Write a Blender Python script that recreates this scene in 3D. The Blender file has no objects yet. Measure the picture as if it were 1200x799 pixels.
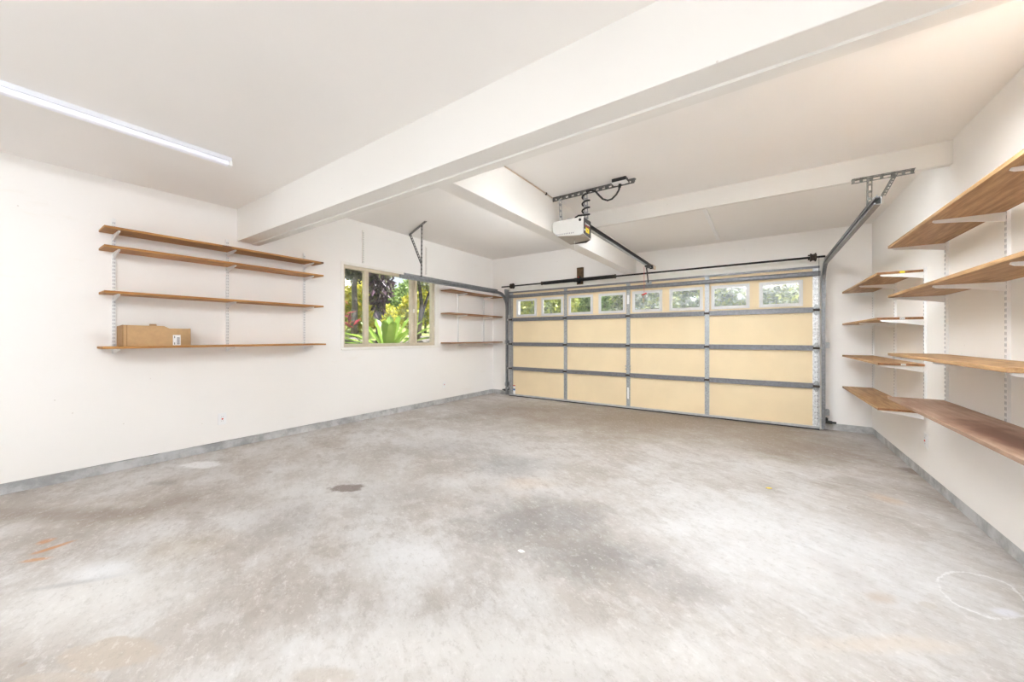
import bpy, bmesh, math, random
from mathutils import Vector, Matrix
random.seed(7)
scene = bpy.context.scene
C = scene.collection

# ---------------------------------------------------------------- camera
FPX, CXP, CYP = 427.6, 600.0, 394.8          # focal length / principal point in 1200x799 pixels
YAW = math.atan(293 / 427.6)
CAM_H = 1.2
cam_data = bpy.data.cameras.new('camera')
cam = bpy.data.objects.new('camera', cam_data); C.objects.link(cam)
cam.location = (0, 0, CAM_H)
cam.rotation_euler = (math.pi / 2, 0, YAW)
cam_data.sensor_width = 36; cam_data.lens = 36 * FPX / 1200
cam_data.shift_y = -(399.5 - CYP) / 1200
cam_data.clip_start = 0.02
scene.camera = cam

# ---------------------------------------------------------------- world, sun, exposure
w = bpy.data.worlds.new('sky'); scene.world = w; w.use_nodes = True
nt = w.node_tree; nt.nodes.clear()
wo = nt.nodes.new('ShaderNodeOutputWorld'); bg = nt.nodes.new('ShaderNodeBackground')
tc = nt.nodes.new('ShaderNodeTexCoord'); no = nt.nodes.new('ShaderNodeTexNoise')
no.inputs['Scale'].default_value = 3.0; no.inputs['Detail'].default_value = 5
rp = nt.nodes.new('ShaderNodeValToRGB')
rp.color_ramp.elements[0].position = .35; rp.color_ramp.elements[0].color = (.62, .80, 1.0, 1)
rp.color_ramp.elements[1].position = .65; rp.color_ramp.elements[1].color = (.90, .96, 1, 1)
nt.links.new(tc.outputs['Generated'], no.inputs['Vector']); nt.links.new(no.outputs['Fac'], rp.inputs['Fac'])
nt.links.new(rp.outputs['Color'], bg.inputs['Color']); nt.links.new(bg.outputs['Background'], wo.inputs['Surface'])
bg.inputs['Strength'].default_value = 0.42

sun_d = bpy.data.lights.new('sun', 'SUN'); sun_d.energy = 6.0; sun_d.angle = math.radians(1.0); sun_d.color = (.97, .985, 1)
sun = bpy.data.objects.new('sun', sun_d); C.objects.link(sun)
sun.rotation_euler = Vector((-.35, .08, -1)).to_track_quat('-Z', 'Y').to_euler()
sun.location = (3, -6, 12)

scene.view_settings.view_transform = 'Standard'
scene.view_settings.look = 'None'
scene.view_settings.gamma = 1
scene.view_settings.use_curve_mapping = False
scene.view_settings.exposure = 1.62
scene.cycles.max_bounces = 14
scene.cycles.diffuse_bounces = 9
scene.cycles.transparent_max_bounces = 16
scene.cycles.use_denoising = True

LAMP_STRENGTH = 0.06
BEAM_FILL = 42.0  # emission of the fill lamps added out of sight behind the cross beams
ROOM_FILL = 24.0  # emission of the added fill lamps behind the camera and in the window bay
XL, XR, YF, YB, ZC, ZCL, ZTOP = -4.75, 1.118, 6.21, -4.4, 2.6, 2.85, 2.97
# daylight portal of an unseen side opening added to let in fill daylight (guides sampling of the sky, emits nothing of its own)
SD0, SD1, SDZ = -4.1, -.5, 2.3
pd2 = bpy.data.lights.new('side_portal', 'AREA'); pd2.shape = 'RECTANGLE'; pd2.size = SD1 - SD0; pd2.size_y = 2.28; pd2.cycles.is_portal = True
po2 = bpy.data.objects.new('side_portal', pd2); C.objects.link(po2)
po2.location = (XR + .05, (SD0 + SD1) / 2, 1.16); po2.rotation_euler = (math.pi / 2, 0, math.pi / 2)
# ---------------------------------------------------------------- pixel helpers
FW = Vector((-math.sin(YAW), math.cos(YAW), 0)); RT = Vector((math.cos(YAW), math.sin(YAW), 0))
def on(ax, val, px, py):
    d = FW + RT * ((px - CXP) / FPX) + Vector((0, 0, (CYP - py) / FPX))
    o = Vector((0, 0, CAM_H)); i = 'XYZ'.index(ax)
    return o + d * ((val - o[i]) / d[i])

# ---------------------------------------------------------------- materials
MATS = {}
def base_mat(name):
    m = bpy.data.materials.new(name); m.use_nodes = True; MATS[name] = m
    return m, m.node_tree, m.node_tree.nodes['Principled BSDF']
def N(nt, typ, **kw):
    n = nt.nodes.new(typ)
    for k, v in kw.items():
        if k.startswith('i_'): n.inputs[k[2:].replace('_', ' ')].default_value = v
        else: setattr(n, k, v)
    return n
def mix(nt, fac, a, b, mode='MIX'):
    n = nt.nodes.new('ShaderNodeMix'); n.data_type = 'RGBA'; n.blend_type = mode
    for sock, v in ((n.inputs[0], fac), (n.inputs[6], a), (n.inputs[7], b)):
        if isinstance(v, bpy.types.NodeSocket): nt.links.new(v, sock)
        elif isinstance(v, (tuple, list)): sock.default_value = (*v[:3], 1)
        else: sock.default_value = v
    return n.outputs[2]
def ramp(nt, src, p0, p1, a=0.0, b=1.0):
    n = nt.nodes.new('ShaderNodeMapRange'); n.interpolation_type = 'SMOOTHSTEP'
    n.inputs[1].default_value = p0; n.inputs[2].default_value = p1; n.inputs[3].default_value = a; n.inputs[4].default_value = b
    nt.links.new(src, n.inputs[0]); return n.outputs[0]
def noise(nt, vec, scale, detail=4, rough=.55, scl=None):
    if scl:
        mp = N(nt, 'ShaderNodeMapping'); mp.inputs['Scale'].default_value = scl; nt.links.new(vec, mp.inputs[0]); vec = mp.outputs[0]
    n = N(nt, 'ShaderNodeTexNoise', i_Scale=scale, i_Detail=detail, i_Roughness=rough); nt.links.new(vec, n.inputs['Vector'])
    return n.outputs['Fac']
def bump(nt, bs, src, strength=.2, dist=.005):
    b = N(nt, 'ShaderNodeBump', i_Strength=strength, i_Distance=dist); nt.links.new(src, b.inputs['Height']); nt.links.new(b.outputs[0], bs.inputs['Normal'])

def simple(name, col, rough=.5, metal=0.0, var=.08, scale=18, bmp=0.0, spec=None):
    """plain paint / metal / plastic with a little procedural variation"""
    m, nt, bs = base_mat(name)
    tc = N(nt, 'ShaderNodeTexCoord'); f = noise(nt, tc.outputs['Object'], scale)
    lo = tuple(c * (1 - var) for c in col); hi = tuple(min(1, c * (1 + var)) for c in col)
    nt.links.new(mix(nt, ramp(nt, f, .3, .7), lo, hi), bs.inputs['Base Color'])
    bs.inputs['Roughness'].default_value = rough; bs.inputs['Metallic'].default_value = metal
    if spec is not None: bs.inputs['Specular IOR Level'].default_value = spec
    if bmp: bump(nt, bs, f, bmp, .003)
    return m

def plaster(name, col, scuff=0.0, dots=True):
    m, nt, bs = base_mat(name)
    tc = N(nt, 'ShaderNodeTexCoord'); v = tc.outputs['Object']
    c = mix(nt, ramp(nt, noise(nt, v, 1.1, 3), .3, .7), tuple(x * .985 for x in col), col)
    if scuff:
        f = ramp(nt, noise(nt, v, 2.2, 6, .7, (1, .5, 2.0)), .62, .80, 0, scuff)
        c = mix(nt, f, c, (col[0] * .86, col[1] * .80, col[2] * .70))
    if dots:
        vo = N(nt, 'ShaderNodeTexVoronoi', i_Scale=5.5); nt.links.new(v, vo.inputs['Vector'])
        f = ramp(nt, vo.outputs['Distance'], .018, .034, .35, 0)
        c = mix(nt, f, c, (.42, .34, .27))
    nt.links.new(c, bs.inputs['Base Color'])
    bs.inputs['Roughness'].default_value = .75; bs.inputs['Specular IOR Level'].default_value = .25
    bump(nt, bs, noise(nt, v, 160, 2), .12, .001)
    return m

WALLC = (.905, .88, .852)
plaster('wall_paint', WALLC, .35)
plaster('ceiling_paint', (.89, .866, .838), 0, False)
plaster('beam_paint', (.82, .80, .765), .1)
simple('white_trim', (.86, .83, .78), .5, 0, .02, 6)
simple('white_enamel', (.86, .86, .85), .35, 0, .02, 10)
simple('lamp_white', (.74, .75, .79), .4, 0, .02, 10)
simple('slot_shadow', (.33, .32, .35), .8, 0, .1)
simple('galvanised', (.40, .41, .42), .42, .55, .22, 60)
simple('bright_zinc', (.72, .73, .74), .38, .45, .2, 45)
simple('strut_steel', (.20, .20, .215), .45, .35, .14, 30)
simple('dark_angle', (.13, .13, .125), .55, .3, .25, 50)
simple('hanger_steel', (.22, .225, .215), .5, .4, .2, 50)
simple('track_steel', (.25, .255, .265), .38, .5, .2, 40)
simple('black_steel', (.014, .013, .013), .45, .3, .3, 30)
simple('bronze_dark', (.055, .042, .032), .5, .5, .3, 60)
simple('block_wood', (.10, .058, .026), .7, 0, .35, 30)
simple('door_yellow', (.80, .65, .425), .62, 0, .025, 2.2)
simple('lite_frame', (.70, .69, .68), .4, 0, .04, 10)
simple('seal_grey', (.47, .47, .48), .5, .2, .1, 20)
simple('sticker_white', (.85, .85, .85), .5, 0, .02)
simple('sticker_red', (.62, .05, .03), .5, 0, .05)
simple('sticker_blue', (.03, .18, .52), .5, 0, .05)
simple('sticker_yellow', (.95, .78, .03), .5, 0, .03)
simple('ink', (.12, .12, .14), .6, 0, .1)
simple('opener_white', (.66, .65, .62), .4, 0, .03, 8)
simple('opener_label', (.05, .045, .045), .35, 0, .15)
simple('opener_lens', (.37, .33, .28), .45, 0, .08, 8)
simple('rubber_black', (.012, .012, .012), .5, 0, .2)
simple('cord_red', (.62, .02, .02), .5, 0, .1)
simple('outlet_plastic', (.88, .88, .88), .35, 0, .01)
simple('window_tan', (.60, .52, .40), .45, .1, .05, 12)
simple('cardboard', (.50, .315, .155), .75, 0, .06, 25)
simple('cardboard_dark', (.33, .19, .085), .8, 0, .08, 25)
simple('wire_cream', (.62, .50, .38), .6, 0, .1)
simple('leaf_yellow', (.85, .62, .05), .6, 0, .1)
simple('chip_white', (.88, .87, .85), .6, 0, .02)

m, nt_, bs = base_mat('lamp_lens')
bs.inputs['Base Color'].default_value = (.78, .78, .85, 1)
bs.inputs['Emission Color'].default_value = (.97, .97, 1.0, 1); bs.inputs['Emission Strength'].default_value = LAMP_STRENGTH

m, nt_, bs = base_mat('beam_fill_lens')  # glowing lens of the added fill lamps on the cross beams
bs.inputs['Base Color'].default_value = (.9, .9, .92, 1)
bs.inputs['Emission Color'].default_value = (.90, .955, 1.0, 1); bs.inputs['Emission Strength'].default_value = BEAM_FILL

m, nt_, bs = base_mat('room_fill_lens')  # glowing lens of the other added fill lamps
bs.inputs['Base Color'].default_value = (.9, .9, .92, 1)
bs.inputs['Emission Color'].default_value = (.90, .955, 1.0, 1); bs.inputs['Emission Strength'].default_value = ROOM_FILL

def wood(name, light, dark, edge_sat=1.0, blotch=0.0, stained=False):
    m, nt, bs = base_mat(name)
    tc = N(nt, 'ShaderNodeTexCoord'); oi = N(nt, 'ShaderNodeObjectInfo')
    add = N(nt, 'ShaderNodeVectorMath', operation='MULTIPLY_ADD'); add.inputs[1].default_value = (1, 1, 1)
    cx = N(nt, 'ShaderNodeCombineXYZ'); mu = N(nt, 'ShaderNodeMath', operation='MULTIPLY'); mu.inputs[1].default_value = 37
    nt.links.new(oi.outputs['Random'], mu.inputs[0]); nt.links.new(mu.outputs[0], cx.inputs[1]); nt.links.new(mu.outputs[0], cx.inputs[0])
    nt.links.new(tc.outputs['Object'], add.inputs[0]); nt.links.new(cx.outputs[0], add.inputs[2]); v = add.outputs[0]
    grain = noise(nt, v, 9, 6, .62, (4.5, .35, 4.5))
    fine = noise(nt, v, 60, 3, .6, (5, .25, 5))
    c = mix(nt, ramp(nt, grain, .30, .70), light, dark)
    c = mix(nt, ramp(nt, fine, .35, .75, 0, .35), c, tuple(x * .7 for x in dark))
    vo = N(nt, 'ShaderNodeTexVoronoi', i_Scale=2.6); mp = N(nt, 'ShaderNodeMapping'); mp.inputs['Scale'].default_value = (1.6, .85, 1.6)
    nt.links.new(v, mp.inputs[0]); nt.links.new(mp.outputs[0], vo.inputs['Vector'])
    kn = ramp(nt, vo.outputs['Distance'], .035, .10, .85, 0)
    c = mix(nt, kn, c, tuple(x * .28 for x in dark))
    if blotch:
        b = ramp(nt, noise(nt, v, 1.7, 3, .5, (1.5, .8, 1)), .50, .66, 0, blotch)
        c = mix(nt, b, c, (dark[0] * .62, dark[1] * .42, dark[2] * .36))
    if stained:      # long dark red spill along the middle of the board
        mp2 = N(nt, 'ShaderNodeMapping', vector_type='TEXTURE'); mp2.inputs['Location'].default_value = (-.03, -.25, 0); mp2.inputs['Scale'].default_value = (.125, .7, 1)
        nt.links.new(tc.outputs['Object'], mp2.inputs[0])
        wv = N(nt, 'ShaderNodeTexNoise', i_Scale=5.0, i_Detail=6.0); nt.links.new(tc.outputs['Object'], wv.inputs['Vector'])
        ad2 = N(nt, 'ShaderNodeVectorMath', operation='MULTIPLY_ADD'); ad2.inputs[1].default_value = (1.3, 1.3, 0); sb2 = N(nt, 'ShaderNodeVectorMath', operation='SUBTRACT'); sb2.inputs[1].default_value = (.5, .5, .5)
        nt.links.new(wv.outputs['Color'], sb2.inputs[0]); nt.links.new(sb2.outputs[0], ad2.inputs[0]); nt.links.new(mp2.outputs[0], ad2.inputs[2])
        fl2 = N(nt, 'ShaderNodeVectorMath', operation='MULTIPLY'); fl2.inputs[1].default_value = (1, 1, 0); nt.links.new(ad2.outputs[0], fl2.inputs[0])
        ln2 = N(nt, 'ShaderNodeVectorMath', operation='LENGTH'); nt.links.new(fl2.outputs[0], ln2.inputs[0])
        c = mix(nt, ramp(nt, ln2.outputs['Value'], .35, 1.15, .95, 0), c, (.11, .04, .022))
    nt.links.new(c, bs.inputs['Base Color']); bs.inputs['Roughness'].default_value = .55
    bump(nt, bs, grain, .15, .002)
wood('pine', (.54, .27, .07), (.34, .14, .03))
wood('pine_far', (.42, .225, .10), (.26, .115, .042))
wood('plywood', (.50, .31, .15), (.27, .14, .055))
wood('plywood_worn', (.42, .285, .205), (.29, .175, .115), 1, .5, True)
wood('end_grain', (.34, .15, .05), (.17, .07, .022))

# glass: thin clear pane with a weak mirror sheen
def pane_mat(name, haze, tint=(1, 1, 1)):
    m, nt, bs = base_mat(name); nt.nodes.remove(bs)
    out = [n for n in nt.nodes if n.type == 'OUTPUT_MATERIAL'][0]
    tr = N(nt, 'ShaderNodeBsdfTransparent'); tr.inputs[0].default_value = (*tint, 1)
    gl = N(nt, 'ShaderNodeBsdfGlossy'); gl.inputs['Roughness'].default_value = .06
    df = N(nt, 'ShaderNodeBsdfTranslucent'); df.inputs[0].default_value = (.9, .92, .95, 1)
    tc = N(nt, 'ShaderNodeTexCoord'); f = noise(nt, tc.outputs['Object'], 55, 3)
    m1 = N(nt, 'ShaderNodeMixShader'); m2 = N(nt, 'ShaderNodeMixShader'); m1.inputs[0].default_value = .05
    nt.links.new(tr.outputs[0], m1.inputs[1]); nt.links.new(gl.outputs[0], m1.inputs[2])
    nt.links.new(ramp(nt, f, .35, .7, haze * .4, haze), m2.inputs[0])
    nt.links.new(m1.outputs[0], m2.inputs[1]); nt.links.new(df.outputs[0], m2.inputs[2]); nt.links.new(m2.outputs[0], out.inputs[0])
pane_mat('window_glass', .02)
pane_mat('lite_glass', .03)
pane_mat('lite_glass_etched', .12)

# concrete floor: mottled slab with stains that have their own outline
def floor_mat():
    m, nt, bs = base_mat('concrete_floor')
    tc = N(nt, 'ShaderNodeTexCoord'); v = tc.outputs['Object']
    mp = N(nt, 'ShaderNodeMapping'); mp.inputs['Rotation'].default_value = (0, 0, math.radians(25)); nt.links.new(v, mp.inputs[0]); vr = mp.outputs[0]
    n1 = noise(nt, vr, .75, 6, .62, (1, 1.3, 1)); n2 = noise(nt, vr, 3.2, 8, .72, (.9, 1.3, 1)); n3 = noise(nt, v, 24, 5, .7)
    n4 = noise(nt, vr, 1.6, 9, .74, (.8, 1.3, 1))
    c = mix(nt, ramp(nt, n1, .40, .58), (.43, .39, .355), (.56, .54, .525))
    c = mix(nt, ramp(nt, n4, .49, .58, 0, .5), c, (.345, .305, .27))
    c = mix(nt, ramp(nt, n2, .49, .58, 0, .38), c, (.62, .61, .605))
    c = mix(nt, ramp(nt, n2, .44, .30, 0, .30), c, (.33, .295, .265))
    n5 = noise(nt, vr, 6.5, 9, .78, (.85, 1.3, 1)); n6 = noise(nt, vr, 19, 8, .8, (.8, 1.5, 1))
    c = mix(nt, ramp(nt, n5, .53, .60, 0, .34), c, (.30, .265, .235)); c = mix(nt, ramp(nt, n5, .45, .38, 0, .30), c, (.68, .665, .655))
    wob = N(nt, 'ShaderNodeTexNoise', i_Scale=3.4, i_Detail=9, i_Roughness=.72); nt.links.new(vr, wob.inputs['Vector'])
    wsub = N(nt, 'ShaderNodeVectorMath', operation='SUBTRACT'); wsub.inputs[1].default_value = (.5, .5, .5); nt.links.new(wob.outputs['Color'], wsub.inputs[0])
    def stain(px, py, a, b, col, strength, soft=.8, wobble=1.4, rot=0.0, ring=None):
        nonlocal c
        p = on('Z', 0, px, py); d = p.dot(FW)
        dn = on('Z', 0, px, py + b).dot(FW); df = on('Z', 0, px, max(py - b, CYP + 12)).dot(FW)
        mp = N(nt, 'ShaderNodeMapping', vector_type='TEXTURE')
        mp.inputs['Location'].default_value = (p.x, p.y, 0); mp.inputs['Rotation'].default_value = (0, 0, YAW + rot)
        mp.inputs['Scale'].default_value = (a * d / FPX, (df - dn) / 2, 1)
        nt.links.new(v, mp.inputs[0])
        ad = N(nt, 'ShaderNodeVectorMath', operation='MULTIPLY_ADD'); ad.inputs[1].default_value = (wobble, wobble, 0)
        nt.links.new(wsub.outputs[0], ad.inputs[0]); nt.links.new(mp.outputs[0], ad.inputs[2])
        fl = N(nt, 'ShaderNodeVectorMath', operation='MULTIPLY'); fl.inputs[1].default_value = (1, 1, 0); nt.links.new(ad.outputs[0], fl.inputs[0])
        ln = N(nt, 'ShaderNodeVectorMath', operation='LENGTH'); nt.links.new(fl.outputs[0], ln.inputs[0])
        if ring:
            ab = N(nt, 'ShaderNodeMath', operation='SUBTRACT'); ab.inputs[1].default_value = 1; nt.links.new(ln.outputs['Value'], ab.inputs[0])
            a2 = N(nt, 'ShaderNodeMath', operation='ABSOLUTE'); nt.links.new(ab.outputs[0], a2.inputs[0])
            f = ramp(nt, a2.outputs[0], ring * .4, ring, strength, 0)
            g = ramp(nt, n2, .40, .55); mm = N(nt, 'ShaderNodeMath', operation='MULTIPLY'); nt.links.new(f, mm.inputs[0]); nt.links.new(g, mm.inputs[1]); f = mm.outputs[0]
        else:
            f = ramp(nt, ln.outputs['Value'], 1 - soft, 1 + .15 * soft, strength, 0)
        c = mix(nt, f, c, col)
    G = (.20, .19, .187); B = (.235, .18, .132); Lt = (.735, .74, .755); T = (.47, .405, .34)
    # light zones first
    stain(930, 650, 260, 95, Lt, .55, .95, 1.0); stain(600, 770, 520, 70, (.72, .70, .68), .6, .95, 1.0); stain(110, 700, 160, 60, (.66, .64, .615), .7, .9, 1.2)
    stain(400, 560, 150, 40, (.62, .60, .58), .35, .95); stain(480, 660, 90, 40, Lt, .5, .95); stain(640, 500, 150, 14, (.58, .56, .54), .4, .9)
    # dark traffic and oil patches
    stain(630, 610, 125, 42, G, .68, .95, 1.6); stain(705, 655, 95, 32, G, .70, .95, 1.7); stain(600, 545, 80, 16, G, .50, .95, 1.5); stain(520, 525, 90, 14, (.33, .31, .30), .42, .95)
    stain(340, 612, 65, 30, (.33, .31, .30), .38, .95, 1.6); stain(470, 580, 70, 22, (.33, .31, .30), .35, .95, 1.6); stain(800, 690, 60, 25, G, .35, .95, 1.6)
    stain(90, 603, 170, 14, B, .62, .9, 1.2); stain(230, 590, 120, 18, B, .45, .95, 1.4); stain(220, 640, 60, 25, (.45, .38, .28), .35, .95)
    stain(800, 498, 330, 34, B, .55, .95, .9); stain(780, 490, 260, 22, B, .8, .9, 1.0); stain(940, 525, 130, 22, B, .62, .95, 1.2); stain(600, 478, 110, 13, B, .62, .95, 1.0)
    stain(840, 560, 90, 16, (.40, .36, .33), .35, .95, 1.5); stain(1010, 570, 60, 14, B, .3, .95); stain(1110, 590, 60, 40, B, .55, .95)
    # sharp stains
    stain(408, 571, 24, 5.5, (.17, .125, .105), .8, .35, 2.4); stain(130, 765, 60, 22, T, .85, .18, 1.5); stain(60, 800, 60, 14, T, .6, .3, 1.5); stain(380, 792, 50, 14, T, .5, .5, 1.5)
    stain(1068, 552, 14, 6, (.22, .18, .15), .8, .6, 1.8); stain(1085, 562, 18, 5, (.30, .25, .2), .6, .7, 1.8)
    stain(90, 682, 52, 5, (.40, .39, .39), .7, .8, 1.0, .35); stain(120, 668, 46, 14, Lt, .6, .8, 1.5)
    stain(54, 634, 9, 5, (.50, .22, .07), .7, .7, 1.9); stain(58, 643, 6, 13, (.50, .22, .07), .8, .7, 2.0, -.5); stain(42, 656, 16, 3.5, (.52, .25, .09), .75, .7, 1.6, .3)
    stain(235, 545, 30, 5, (.80, .80, .80), .8, .4, 1.8); stain(190, 566, 26, 4, (.22, .20, .18), .5, .8, 1.9)
    stain(1030, 700, 22, 10, (.42, .30, .20), .5, .9, 2.2); stain(1088, 709, 10, 5, (.50, .46, .42), .7, .3, .4)
    stain(1040, 755, 120, 14, (.62, .53, .44), .5, .9, 1.6); stain(985, 670, 22, 40, (.45, .42, .41), .35, .95, 1.8)
    stain(1150, 695, 55, 22, (.84, .84, .84), .5, .5, .75, .55, ring=.04); stain(1180, 718, 18, 8, (.74, .75, .82), .6, .7, .8)
    stain(620, 565, 40, 10, (.62, .48, .36), .3, .9); stain(1040, 585, 16, 10, (.66, .47, .30), .35, .9)
    c = mix(nt, ramp(nt, n6, .54, .60, 0, .26), c, (.30, .27, .245)); c = mix(nt, ramp(nt, n6, .44, .38, 0, .26), c, (.80, .785, .775))
    # speckle and hairline marks
    c = mix(nt, ramp(nt, n3, .56, .66, 0, .24), c, (.40, .36, .32)); c = mix(nt, ramp(nt, n3, .42, .33, 0, .24), c, (.82, .80, .78))
    vo = N(nt, 'ShaderNodeTexVoronoi', i_Scale=2.7); nt.links.new(v, vo.inputs['Vector'])
    c = mix(nt, ramp(nt, vo.outputs['Distance'], .018, .040, .55, 0), c, (.33, .27, .21))
    cr = N(nt, 'ShaderNodeTexVoronoi', feature='DISTANCE_TO_EDGE', i_Scale=.55); ad = N(nt, 'ShaderNodeVectorMath', operation='MULTIPLY_ADD'); ad.inputs[1].default_value = (.5, .5, 0)
    nt.links.new(wsub.outputs[0], ad.inputs[0]); nt.links.new(v, ad.inputs[2]); nt.links.new(ad.outputs[0], cr.inputs['Vector'])
    c = mix(nt, ramp(nt, cr.outputs['Distance'], .0008, .0028, .18, 0), c, (.34, .31, .29))
    nt.links.new(c, bs.inputs['Base Color'])
    bs.inputs['Roughness'].default_value = .6; bs.inputs['Specular IOR Level'].default_value = .3
    bump(nt, bs, n3, .15, .002)
floor_mat()

def curb_mat():
    m, nt, bs = base_mat('curb_concrete'); tc = N(nt, 'ShaderNodeTexCoord'); v = tc.outputs['Object']
    c = mix(nt, ramp(nt, noise(nt, v, 5, 6, .7), .35, .65), (.34, .34, .34), (.56, .56, .56))
    c = mix(nt, ramp(nt, noise(nt, v, 1.8, 5, .7), .56, .70, 0, .6), c, (.68, .67, .65))
    nt.links.new(c, bs.inputs['Base Color']); bs.inputs['Roughness'].default_value = .8; bump(nt, bs, noise(nt, v, 22, 5), .5, .006)
curb_mat()

def leafy(name, cols, rough=.45, transl=.35):
    """leaf colour varies from leaf to leaf (random per island)"""
    m, nt, bs = base_mat(name); g = N(nt, 'ShaderNodeNewGeometry'); r = N(nt, 'ShaderNodeValToRGB')
    r.color_ramp.interpolation = 'LINEAR'
    els = r.color_ramp.elements
    while len(els) < len(cols): els.new(.5)
    for i, cc in enumerate(cols): els[i].position = i / (len(cols) - 1); els[i].color = (*cc, 1)
    nt.links.new(g.outputs['Random Per Island'], r.inputs['Fac']); nt.links.new(r.outputs['Color'], bs.inputs['Base Color'])
    bs.inputs['Roughness'].default_value = rough
    tl = N(nt, 'ShaderNodeBsdfTranslucent'); nt.links.new(r.outputs['Color'], tl.inputs[0]); ms = N(nt, 'ShaderNodeMixShader'); ms.inputs[0].default_value = transl
    out = [n for n in nt.nodes if n.type == 'OUTPUT_MATERIAL'][0]
    nt.links.new(bs.outputs[0], ms.inputs[1]); nt.links.new(tl.outputs[0], ms.inputs[2]); nt.links.new(ms.outputs[0], out.inputs[0])
leafy('foliage_green', [(0.074, 0.139, 0.037), (0.195, 0.279, 0.074), (0.295, 0.372, 0.118), (0.147, 0.225, 0.057)])
leafy('foliage_yellow', [(0.406, 0.384, 0.045), (0.594, 0.488, 0.037), (0.225, 0.295, 0.045), (0.651, 0.577, 0.090)])
leafy('foliage_mixed', [(0.102, 0.147, 0.045), (0.372, 0.384, 0.090), (0.253, 0.267, 0.147), (0.074, 0.090, 0.045), (0.519, 0.519, 0.406), (0.208, 0.267, 0.074)])
leafy('foliage_yellowgreen', [(.18, .22, .05), (.42, .42, .06), (.26, .32, .08), (.50, .50, .14)])
leafy('foliage_purple', [(0.034, 0.019, 0.026), (0.098, 0.045, 0.068), (0.037, 0.026, 0.026), (0.225, 0.147, 0.180), (0.147, 0.180, 0.045)])
leafy('foliage_dark', [(0.022, 0.029, 0.019), (0.057, 0.068, 0.037), (0.118, 0.110, 0.084), (0.037, 0.045, 0.022)])
leafy('foliage_red', [(0.295, 0.037, 0.045), (0.445, 0.118, 0.110), (0.163, 0.022, 0.037)])
leafy('strap_leaf', [(0.110, 0.208, 0.022), (0.225, 0.335, 0.045), (0.163, 0.267, 0.029), (0.312, 0.406, 0.074)], .35, .3)
simple('bark', (0.116, 0.099, 0.084), .9, 0, .35, 14, .4)
simple('bark_dark', (0.044, 0.034, 0.027), .9, 0, .35, 14, .4)
simple('grass', (0.198, 0.238, 0.053), .9, 0, .35, 3)
simple('soil', (0.114, 0.091, 0.070), .95, 0, .35, 6, .5)
simple('driveway', (.44, .46, .485), .8, 0, .1, 3)
simple('white_post', (0.340, 0.340, 0.340), .5, 0, .03)
simple('rock', (0.126, 0.111, 0.096), .9, 0, .3, 9, .4)

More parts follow.
